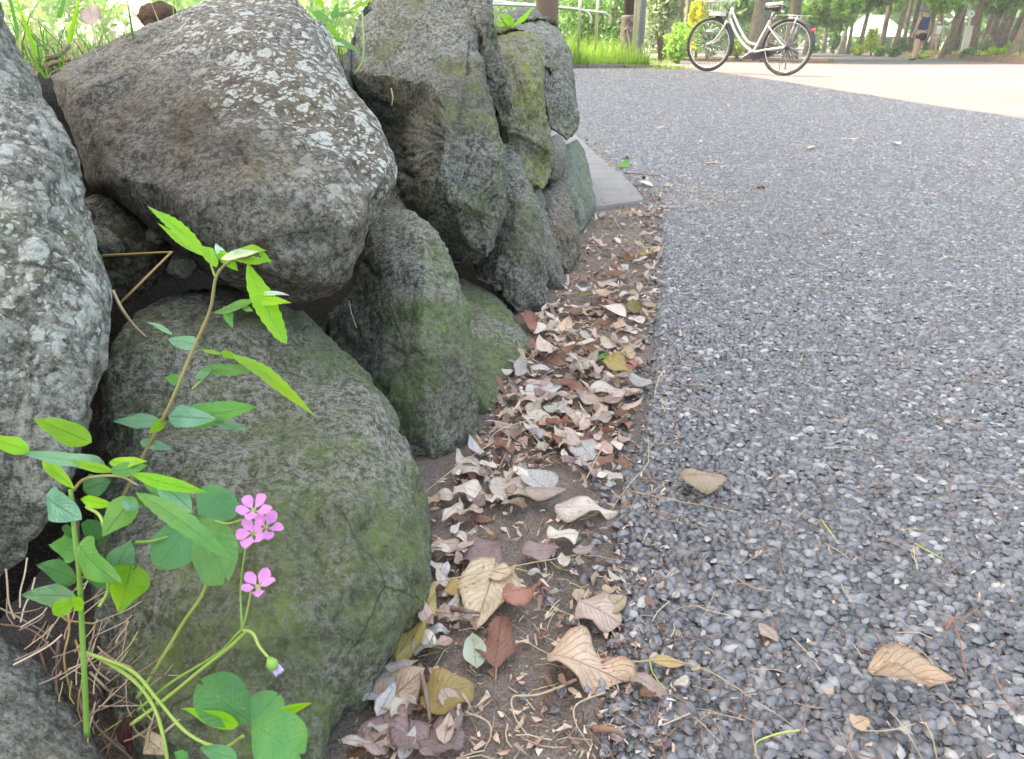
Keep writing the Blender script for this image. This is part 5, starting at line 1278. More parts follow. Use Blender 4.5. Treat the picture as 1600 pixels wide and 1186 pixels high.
def tree(label, base, h, r, lean, bk, fo, group=None, crown=None, ncard=1500, limbs=4, seed=1., name='tree', csize=.16, low=2.2, drop=()):
    """trunk, limbs, crown; crown = (radius x/y, z centre, radius z)"""
    base = Vector(base); t = empty(name, base, label, 'tree', group)
    top = (lean[0], lean[1], h)
    V, F, pts = trunk_vf((0, 0, -.15), top, r, r * .55, seed); 
    o = mesh('trunk', V, F, BK[bk], t)
    mb = MB(); rr = np.random.default_rng(int(seed * 10)); ends = []
    for i in range(limbs):
        a = rr.uniform(0, 6.28); p0 = pts[int(rr.integers(4, 8))]; L = rr.uniform(1.2, 2.6)
        q = [p0, p0 + np.array([math.cos(a) * L * .4, math.sin(a) * L * .4, L * .35]), p0 + np.array([math.cos(a) * L, math.sin(a) * L, L * .75])]
        V, F = tube_vf(smooth_line(q, 4), list(np.linspace(r * .42, r * .12, 9)), 8); mb.add(V, F); ends.append(q[-1])
    if limbs: mb.build('limbs', BK[bk], t)
    if crown:
        cr, cz, crz = crown
        C, Q = clumpy((top[0], top[1], cz), (cr, cr, crz), 22)
        for e in ends: C.append(e); Q.append(np.array([.8, .8, .5]))
        for (dx, dy, dz, rad) in drop: C += [np.array([dx, dy, dz])] * 3; Q += [np.array([rad, rad, rad * .6])] * 3
        V, F, sh = cards(C, Q, ncard, csize, .8); V[:, 2] = np.maximum(V[:, 2], low - .6 + .0 * V[:, 2]) if False else V[:, 2]
        mesh('crown', V, F, FM[fo], t, smooth=False, attr={'shade': sh})
    return t
def bush(label, u, D, wpx, v_top, fo, n=900, size=.07, group=None, depth=None, name='bush', base_dz=0., ztop=None):
    b = DD(u, D); w_ = wpx * D / 1309.0; H = (CAM_H - b.z) + (72 - v_top) * D / 1427.0 if ztop is None else ztop
    H = max(H, .15); C, Q = clumpy((0, 0, H * .52), (w_ / 2, depth or w_ / 2, H * .5), 14, cr=(.3, .55))
    V, F, sh = cards(C, Q, n, size, .5); V[:, 2] = np.abs(V[:, 2])
    t = empty(name, b, label, 'bush', group)
    mesh('foliage', V, F, FM[fo], t, smooth=False, attr={'shade': sh})
    mb = MB()
    for k in range(5):
        a = k * 1.3; mb.tube([(0.02 * k, 0, -.05), (math.cos(a) * w_ * .1, math.sin(a) * w_ * .1, H * .4), (math.cos(a) * w_ * .25, math.sin(a) * w_ * .25, H * .75)], [.02, .014, .006], 6)
    mb.build('stems', BK['brown'], t)
    return t

# ------------------------------------------------------------------ grass and weeds on the bed above the stones
def bed_cover():
    pts = []
    for (u, v) in inpoly([(40, -60), (330, -60), (300, 0), (235, 30), (150, 62), (95, 98), (70, 80)], 10): pass
    n = 20000
    y = .95 + 2.65 * rng.random(n) ** 1.5; x = -rng.uniform(.42, 3.4, n) + .12 * (y - 1)
    k = (x > -.70 * y - .5)
    x, y = x[k], y[k]; p = np.stack([x, y, np.full(len(x), .345)], 1)
    # thin in front, so soil and straw show
    keep = rng.random(len(x)) < np.clip((y - .95) / .45, .25, 1)
    p = p[keep]
    blades(p, 0, G_GRASS2, 'grass', 'fresh green grass mixed with straw on the bed above the stones', None, (.03, .12), .0038, .8)
    m = len(p) // 2; q = p[rng.permutation(len(p))[:m]].copy()
    blades(q, 0, grass_mat('dry_grass', [(0., (.40, .30, .17)), (.6, (.58, .48, .30)), (1., (.62, .55, .40))], .3), 'dry_grass', 'flattened dry straw among the grass of the bed', None, (.02, .06), .003, 1.8)
bed_cover()
# tall near blades
for i, (a, b, c, w_, mt) in enumerate([((30, 60, .95), (18, 10, .93), (5, -40, .9), 7, 'mid'), ((60, 90, .98), (40, 40, .97), (20, -20, .95), 8, 'lime'), ((108, 66, 1.0), (116, 30, .99), (126, -10, .97), 9, 'lime'), ((92, 28, 1.05), (100, 0, 1.04), (108, -30, 1.03), 8, 'mid'), ((75, 80, 1.0), (48, 55, 1.0), (22, 22, 1.0), 6, 'dark'), ((420, 14, 1.2), (430, 0, 1.2), (440, -20, 1.2), 7, 'lime')]):
    q = smooth_line([P(*a), P(*b), P(*c)], 5); sc = w_ / (F_PX / a[2]) / 2
    V = []; 
    for k, p in enumerate(q):
        ww = sc * (1 - (k / len(q)) ** 1.6); V += [p + np.array([-ww, 0, 0]), p + np.array([0, ww * .5, 0]), p + np.array([ww, 0, 0])]
    F = [(3 * k + j, 3 * k + j + 1, 3 * k + j + 4, 3 * k + j + 3) for k in range(len(q) - 1) for j in (0, 1)]
    uvv = [((j % 3) * .5, j / len(V)) for j in range(len(V))]
    tag(mesh('grass_blade', V, F, MG[mt], loc=tuple(V[0]), uv=uvv), ['mid green grass blade leaning left over the lichen crusted boulder', 'lime grass blade curving up beside the lichen crusted boulder', 'tall lime grass blade in the middle of the gap above the spotted boulder', 'mid green grass blade deeper in the bed behind the tall lime one', 'dark green grass blade bowed low over the lichen crusted boulder', 'wide lime grass blade behind the spotted boulder top'][i], 'grass', 'wide grass blades on the bed' if i != 5 else None)
def weed(label, u, v, s, specs, seed):
    o0 = P(u, v, s); t = empty('weed', o0, label, 'plant')
    for i, (b, e, w_, m_) in enumerate(specs):
        o = leaf_between(P(*b), P(*e), w_ / (F_PX / s), MG[m_], None, 'ovate' if w_ > 9 else 'lance', seed=seed + i, nrm=(0, -.7, .7), nv=10); child_origin(t, o)
        q = [o0, P((b[0] + u) / 2, (b[1] + v) / 2 - 3, s), P(*b)]
        V, F = tube_vf(smooth_line(q, 3), .0011, 5); child_origin(t, mesh('stem', V, F, M_GRST))
weed('broad leaved weed rooted between the spotted boulder and the tall dark boulder', 520, 50, 1.12,
     [((515, 35, 1.12), (486, 18, 1.12), 20, 'mid'), ((520, 30, 1.12), (528, 4, 1.12), 14, 'mid'), ((530, 22, 1.13), (550, 18, 1.12), 15, 'mid'), ((510, 36, 1.1), (530, 62, 1.08), 12, 'lime'), ((518, 60, 1.09), (564, 84, 1.06), 16, 'mid'), ((512, 60, 1.09), (540, 72, 1.06), 11, 'pale'), ((512, 42, 1.1), (496, 34, 1.12), 12, 'dark'), ((540, 20, 1.15), (590, -4, 1.15), 7, 'lime'), ((506, 10, 1.15), (484, -12, 1.15), 14, 'lime')], 700)
weed('bright dandelion like rosette on top beside the flat topped stone', 800, 42, 1.75,
     [((800, 40, 1.75), (782, 20, 1.75), 14, 'lime'), ((805, 40, 1.72), (835, 9, 1.70), 10, 'lime'), ((795, 42, 1.75), (772, 34, 1.75), 8, 'lime'), ((803, 38, 1.75), (792, 22, 1.75), 8, 'lime'), ((800, 42, 1.72), (812, 34, 1.7), 9, 'lime')], 720)
loose('thin dead grass stem hanging on the shaded face of the tall dark boulder', [(611, 138, .93), (614, 152, .93), (612, 165, .93)], .0009, M_STRAW, 'dry_stalk', 'stalk')
loose('green stem drooping beside the weed over the tall dark boulder', [(566, 20, 1.08), (568, 60, 1.06), (566, 95, 1.04), (553, 116, 1.03)], .0011, M_GRST, 'stem', 'stem')
loose('pale dry stem on the face of the upright green mossy stone', [(545, 470, .80), (549, 490, .80), (557, 512, .79)], .0006, M_STRAW, 'dry_stalk', 'stalk')
loose('dark stick lying on soil above the spotted boulder', [(72, 92, 1.0), (90, 88, 1.01), (108, 72, 1.05)], .0035, M_TWIG, 'twig', 'twig')
loose('brown stick crossing the dark one above the spotted boulder', [(66, 106, .98), (95, 96, 1.0), (130, 88, 1.02)], .003, M_TWIGR, 'twig', 'twig')
# ================================================================== MIDDLE DISTANCE
# kerb and grass patch across the path
M_KERB = simple('old_kerb', (.22, .20, .18), (.13, .12, .10), 20, .9, .2, bump=.6, bdist=.01)
g0 = 13.05
for i in range(9):
    x0 = -2.9 + i * .585; z = float(gz(x0 + .28, g0 + .05))
    o = slab('kerb_stone', [(x0, g0), (x0 + .57, g0 + .004 * (i % 3)), (x0 + .57, g0 + .14), (x0, g0 + .14)], z - .1, z + .055 + .006 * math.sin(i * 2.1), M_KERB, .008)
    tag(o, ['low weathered kerb stone edging the tall grass patch'][0], 'kerb', 'kerb stones along the tall grass patch')
def patch():
    y = g0 + .12 + 5.4 * rng.random(24000) ** 1.6; x = rng.uniform(-4., 2.25, 24000)
    k = (y < 15.2) | (rng.random(24000) < .55); x, y = x[k], y[k]
    lim = 2.1 + .12 * np.sin(y * 3) ; k = x < lim; x, y = x[k], y[k]
    p = np.stack([x, y, gz(x, y) + .01], 1)
    blades(p, 0, G_GRASS, 'tall_grass', 'tall bright green grass filling the patch around the lamp post', None, (.30, .75), .012, .5)
    q = p[rng.random(len(p)) < .25].copy(); blades(q, 0, G_GRASS2, 'grass', 'short mixed grass at the root of the tall grass', None, (.04, .12), .012, .9)
    V = np.array([[-6, g0 + .1, 0], [2.0, g0 + .1, 0], [2.1, 18.5, 0], [-6, 18.5, 0]]); V[:, 2] = gz(V[:, 0], V[:, 1]) + .02
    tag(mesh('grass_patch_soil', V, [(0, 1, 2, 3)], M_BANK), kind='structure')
    # creeping weeds on the corner of the kerb and along the asphalt joint
    x = rng.normal(2.35, .22, 700); y = rng.uniform(12.4, 14.6, 700); p = np.stack([x, y, gz(x, y) + .004], 1)
    blades(p, 0, G_GRASS, 'weeds', 'low weeds creeping from the grass patch onto the paving', None, (.03, .10), .014, 1.2)
    a = np.array([G(975, 120), G(962, 150), G(952, 180), G(948, 205)]); t = rng.uniform(0, 3, 1300); i = t.astype(int).clip(0, 2); f = (t - i)[:, None]
    p = a[i] * (1 - f) + a[i + 1] * f; p[:, 0] += rng.normal(0, .045, len(p)) ; p[:, 2] = gz(p[:, 0], p[:, 1]) + .004
    blades(p, 0, G_GRASS2, 'moss_joint', 'yellow green weeds growing along a joint in the asphalt', None, (.002, .007), .006, 2.5)
patch()
def straw_patch():
    q = inpoly([(1015, 300), (1060, 288), (1150, 296), (1165, 318), (1090, 330), (1020, 326)], 260)
    p = np.array([list(G(u, v, .005)) for u, v in q])
    blades(p, 0, bpy.data.materials['dry_grass'], 'dry_grass', 'wisp of dry straw lying on the asphalt beside the kerb piece', None, (.006, .016), .0022, 3.5)
straw_patch()

# lamp post with carved base
M_POST = simple('post_dark', (.035, .028, .026), (.05, .04, .036), 9, .5, .4)
M_CARV = simple('post_base_bronze', (.13, .10, .09), (.09, .07, .06), 14, .6, .4, bump=.4, bdist=.01)
b = DD(981, 14.2); lp = empty('lamp_post', b, 'dark lamp post on a carved bronze brown base standing in the tall grass', 'lamp post')
def lath(prof, n=28):
    V = [(r * math.cos(2 * math.pi * k / n), r * math.sin(2 * math.pi * k / n), z) for z, r in prof for k in range(n)]
    m = len(prof); F = [(i * n + k, i * n + (k + 1) % n, (i + 1) * n + (k + 1) % n, (i + 1) * n + k) for i in range(m - 1) for k in range(n)]
    return np.array(V), F + [tuple(range(n - 1, -1, -1)), tuple((m - 1) * n + k for k in range(n))]
V, F = lath([(0, .155), (.10, .15), (.30, .14), (.60, .133), (.76, .13), (.79, .132), (.80, .12)]); mesh('base', V, F, M_CARV, lp)
V, F = lath([(.78, .085), (.84, .082), (.86, .105), (3.4, .10)]); mesh('shaft', V, F, M_POST, lp)
M_RELF = simple('post_relief', (.26, .22, .19), (.2, .17, .15), 14, .6, .4)
def relief(pts):
    q = [(.142 * math.sin(a) * (1.0 - .05 * z), -.142 * math.cos(a) * (1 - .05 * z), z) for a, z in smooth_line([(a, z, 0) for a, z in pts], 5) and [(p[0], p[1]) for p in smooth_line([(a, z, 0) for a, z in pts], 5)]]
    V, F = tube_vf(q, .009, 6); mesh('relief', V, F, M_RELF, lp)
relief([(-.75, .56), (-.4, .60), (-.1, .44), (.1, .33), (.45, .46), (.8, .50)]); relief([(-.35, .64), (-.1, .60), (.1, .54), (.25, .60), (.5, .62)]); relief([(-.9, .45), (-.7, .36), (-.95, .30)]); relief([(-.6, .30), (-.35, .36), (-.2, .28)]); relief([(.15, .70), (.22, .74), (.3, .69)]); relief([(-.55, .72), (-.5, .76)])
def pole(label, u, D, r, mat, h=3.4, lean=0., name='pole'):
    b = DD(u, D); V, F = tube_vf([b + Vector((0, 0, -.05)), b + Vector((lean, 0, h))], r, 14); tag(mesh(name, V, F, mat, loc=tuple(b)), label, 'pole')
M_TANP = simple('pole_cream', (.52, .46, .33), (.46, .40, .28), 8, .5, .4)
M_BLUP = simple('pole_slate', (.14, .17, .20), (.12, .14, .17), 8, .5, .4)
M_STEEL = simple('stainless', (.62, .60, .55), (.55, .52, .46), 8, .28, .5, metal=.85)
pole('slim cream pole right against the lamp post', 991, 13.7, .035, M_TANP)
pole('slate blue pole just behind the cream pole', 1001, 16.5, .065, M_BLUP)
# handrail of steel tube: two rails bending down at their ends, on posts
hr = empty('handrail', DD(905, 13.9), 'double stainless steel handrail with hooked ends beside the grass patch', 'handrail')
def rl(name, q, r):
    V, F = tube_vf(smooth_line(q, 6) if len(q) > 2 else q, r, 12); child_origin(hr, mesh(name, V, F, M_STEEL))
def PD(u, v, D):
    """point at forward distance D seen at picture position (u, v)"""
    r = ray(u, v); return Vector((0, 0, CAM_H)) + r * (D / r.y)
rl('rail', [PD(755, 6, 13.4), PD(850, 10, 13.6), PD(905, 15, 13.7), PD(918, 20, 13.72), PD(923, 28, 13.73), PD(923, 37, 13.74)], .022)
rl('rail', [PD(755, 1, 14.2), PD(870, 12, 14.3), PD(935, 19, 14.4), PD(948, 22, 14.42), PD(953, 29, 14.43), PD(953, 38, 14.44)], .024)
for (u, D, s) in ((903, 13.7, 0), (930, 14.4, 0), (840, 13.6, 0)):
    b = DD(u, D); rl('post', [b, b + Vector((.03, 0, 1.9))], .026)

# ------------------------------------------------------------------ hedges and bushes on the left
bush('dark green clipped hedge behind the handrail', 915, 20, 170, -45, 'mid', 3200, .06, depth=1.0, name='hedge')
bush('dark green hedge left of the lamp post beyond the handrail', 965, 19, 50, -30, 'mid', 1300, .06, name='hedge')
bush('pale flowering bush right of the slate blue pole', 1030, 21, 70, -60, 'greyg', 2600, .07)
bush('low bright green bush in front of the pale flowering bush', 1058, 19.5, 66, 30, 'bright', 1300, .055)
bush('golden yellow bush left of the bicycle handlebar', 1087, 30, 30, -12, 'golden', 1000, .09)
bush('bright green bush behind the bicycle front wheel', 1105, 27, 50, 26, 'bright', 1200, .07)
bush('low yellow green plant seen through the bicycle frame', 1152, 26, 34, 56, 'yellow', 600, .05)
bush('tall grey green bush hanging behind the handrail', 885, 26, 120, -90, 'greyg', 2600, .10)
for i, (a, b_, c) in enumerate([(2.25, 4.6, 19.2)]):
    y = rng.uniform(15.5, 24, 5000); x = rng.uniform(2.0, 5.2, 5000); k = x < 2.3 + (y - 15.5) * .34; x, y = x[k], y[k]
    blades(np.stack([x, y, gz(x, y) + .01], 1), 0, G_GRASS2, 'grass', 'short trodden grass under the bushes left of the bicycle', None, (.03, .10), .016, .9)
# island bed behind the bicycle with its stone kerb
KI = [(8.75, 22.6), (7.9, 26.0), (7.2, 30.0), (6.2, 34.5)]
M_KBR = simple('kerb_brown', (.20, .14, .11), (.13, .09, .07), 10, .9, .2, bump=.5, bdist=.02)
def kerb_run(pts, L, mat, label, group, h=.12, w_=.16, name='kerb_stone', rag=.012):
    pts = [Vector((a, b, 0)) for a, b in pts]; k = 0
    for a, b in zip(pts[:-1], pts[1:]):
        d = (b - a); n = max(1, int(d.length / L)); d /= n; nn = Vector((-d.y, d.x, 0)).normalized() * w_
        for i in range(n):
            p = a + d * i; q = p + d * .965; z = float(gz(p.x, p.y)); k += 1
            j = rag * math.sin(k * 2.7)
            o = slab(name, [(p.x, p.y), (q.x, q.y), (q.x + nn.x, q.y + nn.y), (p.x + nn.x, p.y + nn.y)], z - .1, z + h + j, mat, .012)
            tag(o, label, 'kerb', group)
kerb_run(KI, .9, M_KBR, 'brown kerb stone in the row behind the bicycle', 'kerb stones behind the bicycle', .10)
kerb_run([(8.75, 22.6), (5.0, 23.4)], .9, M_KBR, 'brown kerb stone in the front row seen through the wheels', 'kerb stones seen through the wheels', .05)
def bedsheet(name, poly, dz, mat, n=1):
    V = [(x, y, float(gz(x, y)) + dz) for x, y in poly]
    return tag(mesh(name, V, [tuple(range(len(V)))], mat), kind='structure')
bedsheet('island_soil', [(8.6, 23.0), (7.75, 26), (7.05, 30), (6.1, 34.5), (-20, 60), (-20, 24), (3.0, 24), (5.0, 23.6)], .05, M_FARG)
# right hand kerb and bed
KR = [(9.5, 12.2), (12.7, 20.7), (17.0, 32.0), (21.3, 46.0), (27.5, 70.0), (33, 92)]
kerb_run(KR[:4], .62, M_KBR, 'short brown kerb stone in the row under the park trees', 'kerb stones edging the road under the trees', .17, -.25, rag=.025)
kerb_run(KR[3:], 2.0, M_KBR, 'far brown kerb stone at the end of the road', 'far kerb stones edging the road', .17, -.3)
bedsheet('tree_bed_ground', [(9.75, 12.2), (12.95, 20.6), (17.25, 31.9), (21.6, 45.9), (27.8, 69.9), (33.3, 92), (38, 140), (150, 140), (150, 5), (30, 5)], .14, M_FARG)
def bedgrass():
    t = rng.uniform(0, 1, 9000) ** 1.1; P2 = np.array(KR[:5]); s = t * 4; i = s.astype(int).clip(0, 3); f = (s - i)[:, None]
    p = P2[i] * (1 - f) + P2[i + 1] * f; p = p + np.stack([np.abs(rng.normal(.6, 1.6, len(p))) + .3, np.zeros(len(p))], 1)
    p = p[(fbm(np.stack([p[:, 0] * .35, p[:, 1] * .35, 0 * p[:, 0]], 1), 3, 4) > -.15)]
    blades(np.stack([p[:, 0], p[:, 1], gz(p[:, 0], p[:, 1]) + .14], 1), 0, grass_mat('verge_grass', [(0., (.10, .24, .03)), (.5, (.26, .38, .05)), (1., (.48, .46, .08))]), 'verge_grass', 'yellow green ground cover along the kerb under the trees', None, (.10, .30), .03, .8)
bedgrass()

# ------------------------------------------------------------------ trees
TG = 'park trees lining the far side of the road'
def T(label, u, D, wpx, bk, fo, leanpx=0., h=6.5, crown=(3.2, 6.6, 2.3), n=1700, seed=1., limbs=4, drop=(), group=TG, dz=.12, csize=.17):
    b = DD(u, D); b.z += dz; r = wpx * D / 1309 / 2
    return tree(label, b, h, r, (leanpx * h, rng.normal(0, .15)), bk, fo, group, crown, n, limbs, seed, drop=drop, csize=csize)
T('thick grey trunked tree right behind the bicycle frame', 1184, 27, 30, 'grey', 'mid', .02, 6, (6.5, 7.4, 2.0), 6500, 3., 2, csize=.26, group=None, dz=.05)
T('grey trunked tree behind the bicycle rear wheel', 1237, 31, 20, 'grey', 'bright', -.03, 6, (6.5, 7.6, 2.), 6000, 5., 3, csize=.26, group=None, dz=.0)
T('short brown trunked tree in the bushes left of the bicycle', 1056, 26, 12, 'brown', 'bright', .03, 6, (5.5, 8.0, 1.7), 5000, 7., 2, csize=.26, group=None)
T('slim grey trunked tree beside the golden bush', 1070, 31, 9, 'pale', 'bright', .0, 5, (1.9, 5.2, 1.5), 1200, 8., 2, group=None)
T('added brown trunked tree above the bright green low bush, shading the road', 1036, 25, 10, 'brown', 'mid', .0, 7.5, (6.3, 8.6, 1.8), 6500, 9., 3, group=None, csize=.27)  # added tree, its wide crown put in to shade the far road
specs = [
 ('pale trunked tree farthest along the road just right of the bicycle', 1288, 62, 7, 'pale', 'bright', .00, 9., 11.),
 ('pale grey tree with a twin close behind it near the end of the road', 1317, 52, 9, 'pale', 'bright', .01, 9., 12.),
 ('thin grey tree beside the pale grey twin trees', 1327, 50, 6, 'grey', 'mid', -.03, 9., 13.),
 ('grey tree between the tent roof and the twin trees', 1343, 46, 8, 'grey', 'bright', .09, 8., 14.),
 ('grey tree just left of the bright round bush', 1377, 41, 10, 'grey', 'mid', .05, 8., 15.),
 ('slanting grey tree left of the man in the navy vest', 1398, 39, 10, 'grey', 'bright', .10, 8., 16.),
 ('leaning thick grey tree right of the walker in white', 1478, 34, 15, 'grey', 'bright', .22, 7., 17.),
 ('upright brown tree right of the white notice board', 1522, 31, 12, 'brown', 'mid', -.03, 7., 18.),
 ('largest grey trunk cut by the right edge of the picture', 1590, 25, 24, 'grey', 'mid', .18, 6., 19.)]
for lb, u, D, wp, bk, fo, ln, h, sd in specs:
    dr = [(rng.uniform(-2.4, 2.4), rng.uniform(-1.5, 1.5), rng.uniform(1.6, 2.6) * (.7 + D / 80), .75) for _ in range(3)]
    T(lb, u, D, wp * .82, bk, fo, ln * .8, h, (6.0 if D < 32 else 4.2, h * 1.1, 2.0), 4500 if D < 32 else 2300, sd, 4, dr, csize=.2)
darks = [(1411, 58, 6, .0), (1421, 52, 8, .02), (1434, 60, 8, .0), (1446, 50, 6, .03), (1462, 56, 9, .0), (1494, 48, 7, .05), (1510, 55, 12, .02), (1540, 40, 12, .16), (1551, 44, 10, .2), (1563, 42, 8, .15), (1574, 36, 9, .22), (1536, 52, 8, .1), (1583, 48, 8, .1), (1604, 44, 12, .1), (1490, 62, 8, .0), (1450, 66, 7, 0)]
for i, (u, D, wp, ln) in enumerate(darks):
    T('straight dark conifer trunk in the shady grove behind the lined trees', u, D, wp, 'dark', 'dark', ln, 10., (2.4, 8.5, 2.4), 700, 30. + i, 2, group='dark conifers of the grove behind the lined trees', csize=.24)
# trees over the road further back whose crowns shade it (outside or at the edge of the picture)
for i, (x, y) in enumerate([(9.5, 26.5), (6.0, 33), (4.5, 40), (13.2, 26), (11.2, 20.5), (16.5, 36), (2, 29), (9, 48), (17, 52)]):
    pass
TL = ['thicket tree standing between the two thick trunks behind the bicycle', 'thicket tree just right of the bicycle rear wheel', 'thicket tree above the low part of the bicycle frame', 'far thicket tree right behind the bicycle saddle', 'thicket tree right of the bicycle front wheel', 'farthest thicket tree between frame and thick trunk']
for i, (u, D) in enumerate([(1205, 40), (1262, 47), (1140, 44), (1225, 60), (1110, 56), (1165, 70)]):
    T(TL[i], u, D, 9, 'grey', 'bright' if i % 2 else 'mid', .02, 8., (5.5, 7.2, 2.8), 3000, 50. + i, 4,
      [(rng.uniform(-2, 2), 0, rng.uniform(1.5, 2.5), 1.) for _ in range(3)], group='trees of the thicket above the bicycle', dz=0, csize=.24)
bush('bright round bush beside the tent roof', 1362, 44, 22, 44, 'yellow', 1100, .10)
bush('dark green bush left of the pale grey twin trees', 1303, 56, 22, 44, 'mid', 900, .12)
for i, (lb, u, D, wp, vt, fo) in enumerate([
 ('low yellow bush at the kerb below the bright round bush', 1345, 45, 30, 66, 'yellow'), ('low pale bush at the kerb left of the man', 1378, 41, 24, 70, 'bright'), ('low green bush by the feet of the slanting tree', 1400, 38, 24, 70, 'mid'),
 ('olive bush behind the man in the navy vest', 1410, 46, 16, 56, 'mid'), ('bluish green low bush in front of the white notice board', 1513, 30, 28, 75, 'mid'), ('pale brown flowering bush beneath the dark trunks', 1543, 32, 34, 58, 'greyg'),
 ('bright yellow green bush at the kerb near the right edge', 1562, 28, 44, 74, 'yellow'), ('yellow green tuft at the foot of the leaning grey tree', 1440, 33, 30, 82, 'yellow'), ('low bright bush beside the end of the road', 1275, 60, 24, 68, 'bright'), ('small bush at the foot of the cut off grey trunk', 1578, 30, 20, 64, 'bright')]):
    bush(lb, u, D, wp, vt, fo, 800, .055 if D < 36 else .08)

# woods that close the view
def woods(name, label, u0, u1, D, h, mat, n, size, hole=.0):
    a, b = (u0 - U0) / 1309 * D, (u1 - U0) / 1309 * D
    C = []; Q = []
    for _ in range(int(60 * abs(b - a) / 40) + 12):
        x = rng.uniform(a, b); C.append(np.array([x, D + rng.uniform(-4, 6), rng.uniform(.2, h)])); Q.append(np.array([2.4, 2., 1.7]) * rng.uniform(.6, 1.2))
    V, F, sh = cards(C, Q, n, size, .5); V = V[(V[:, 2].reshape(-1, 4).min(1) > -.3).repeat(4)]; F = np.arange(len(V)).reshape(-1, 4)
    tag(mesh(name, V, F, FM[mat], smooth=False, attr={'shade': sh[:len(V)]}), label, kind='stuff')
woods('far_woods', 'pale green woods closing the end of the road', 980, 1420, 88, 7.5, 'bright', 15000, .42)
woods('far_woods', 'deeper green woods behind the grove', 1380, 1680, 78, 8.5, 'mid', 8000, .40)
woods('far_woods', 'mixed green woods beyond the lamp post', 560, 1150, 62, 7, 'mid', 9000, .34)
woods('far_woods', 'woods far beyond the planted bed', -200, 620, 50, 6, 'bright', 8000, .34)

# tent roof seen between the trees
def tent():
    b = DD(1360, 70); t = empty('tent', b, 'pale blue white tent roof between the trees at the end of the road', 'tent')
    w_, h = 2.6, 2.3; m = MB()
    V = [(-w_, -1.5, 1.2), (w_, -1.5, 1.2), (w_, 1.5, 1.2), (-w_, 1.5, 1.2), (-.8, 0, h + .5), (.8, 0, h + .5)]
    m.add(V, [(0, 1, 5, 4), (1, 2, 5), (2, 3, 4, 5), (3, 0, 4), (3, 2, 1, 0)]); m.build('canopy', simple('tent_cloth', (.60, .68, .78), (.7, .75, .8), 2, .6), t, smooth=False)
    for x in (-w_ + .1, w_ - .1):
        for y in (-1.4, 1.4): MB().tube([(x, y, 0), (x, y, 1.25)], .05, 8).build('leg', M_STEEL, t)
tent()
# round sign on a pole and the notice board
def signs():
    b = DD(1509, 33); b.z += .12; t = empty('sign', b, 'small round white sign on a thin post above the notice board', 'sign')
    MB().tube([(0, .15, -.1), (0.03, .15, 1.45)], .03, 8).build('post', M_STEEL, t)
    n = 24; V = []; F = []
    for y in (.10, .14): V += [(.03 + .12 * math.cos(6.283 * k / n), y, 1.50 + .12 * math.sin(6.283 * k / n)) for k in range(n)]
    F = [tuple(range(n)), tuple(range(2 * n - 1, n - 1, -1))] + [(k, k + n, (k + 1) % n + n, (k + 1) % n) for k in range(n)]
    mesh('disc', V, F, simple('sign_white', (.75, .78, .82), (.7, .74, .8), 5, .4), t, smooth=False)
    V = [(.03 + .045 * math.cos(6.283 * k / n), .096, 1.50 + .045 * math.sin(6.283 * k / n)) for k in range(n)] ; mesh('emblem', V, [tuple(range(n))], simple('sign_blue', (.20, .32, .55), (.2, .3, .5), 5, .4), t, smooth=False)
    t = empty('notice_board', b + Vector((-.03, -.1, 0)), 'tall narrow cream notice board standing under the round sign', 'sign')
    m = MB(); m.box((0, 0, .62), (.34, .05, .92)); m.build('board', simple('board_cream', (.62, .60, .50), (.56, .54, .44), 5, .6), t, smooth=False)
    for x in (-.12, .12): MB().tube([(x, .0, -.1), (x, .0, .2)], .02, 8).build('leg', M_STEEL, t)
signs()
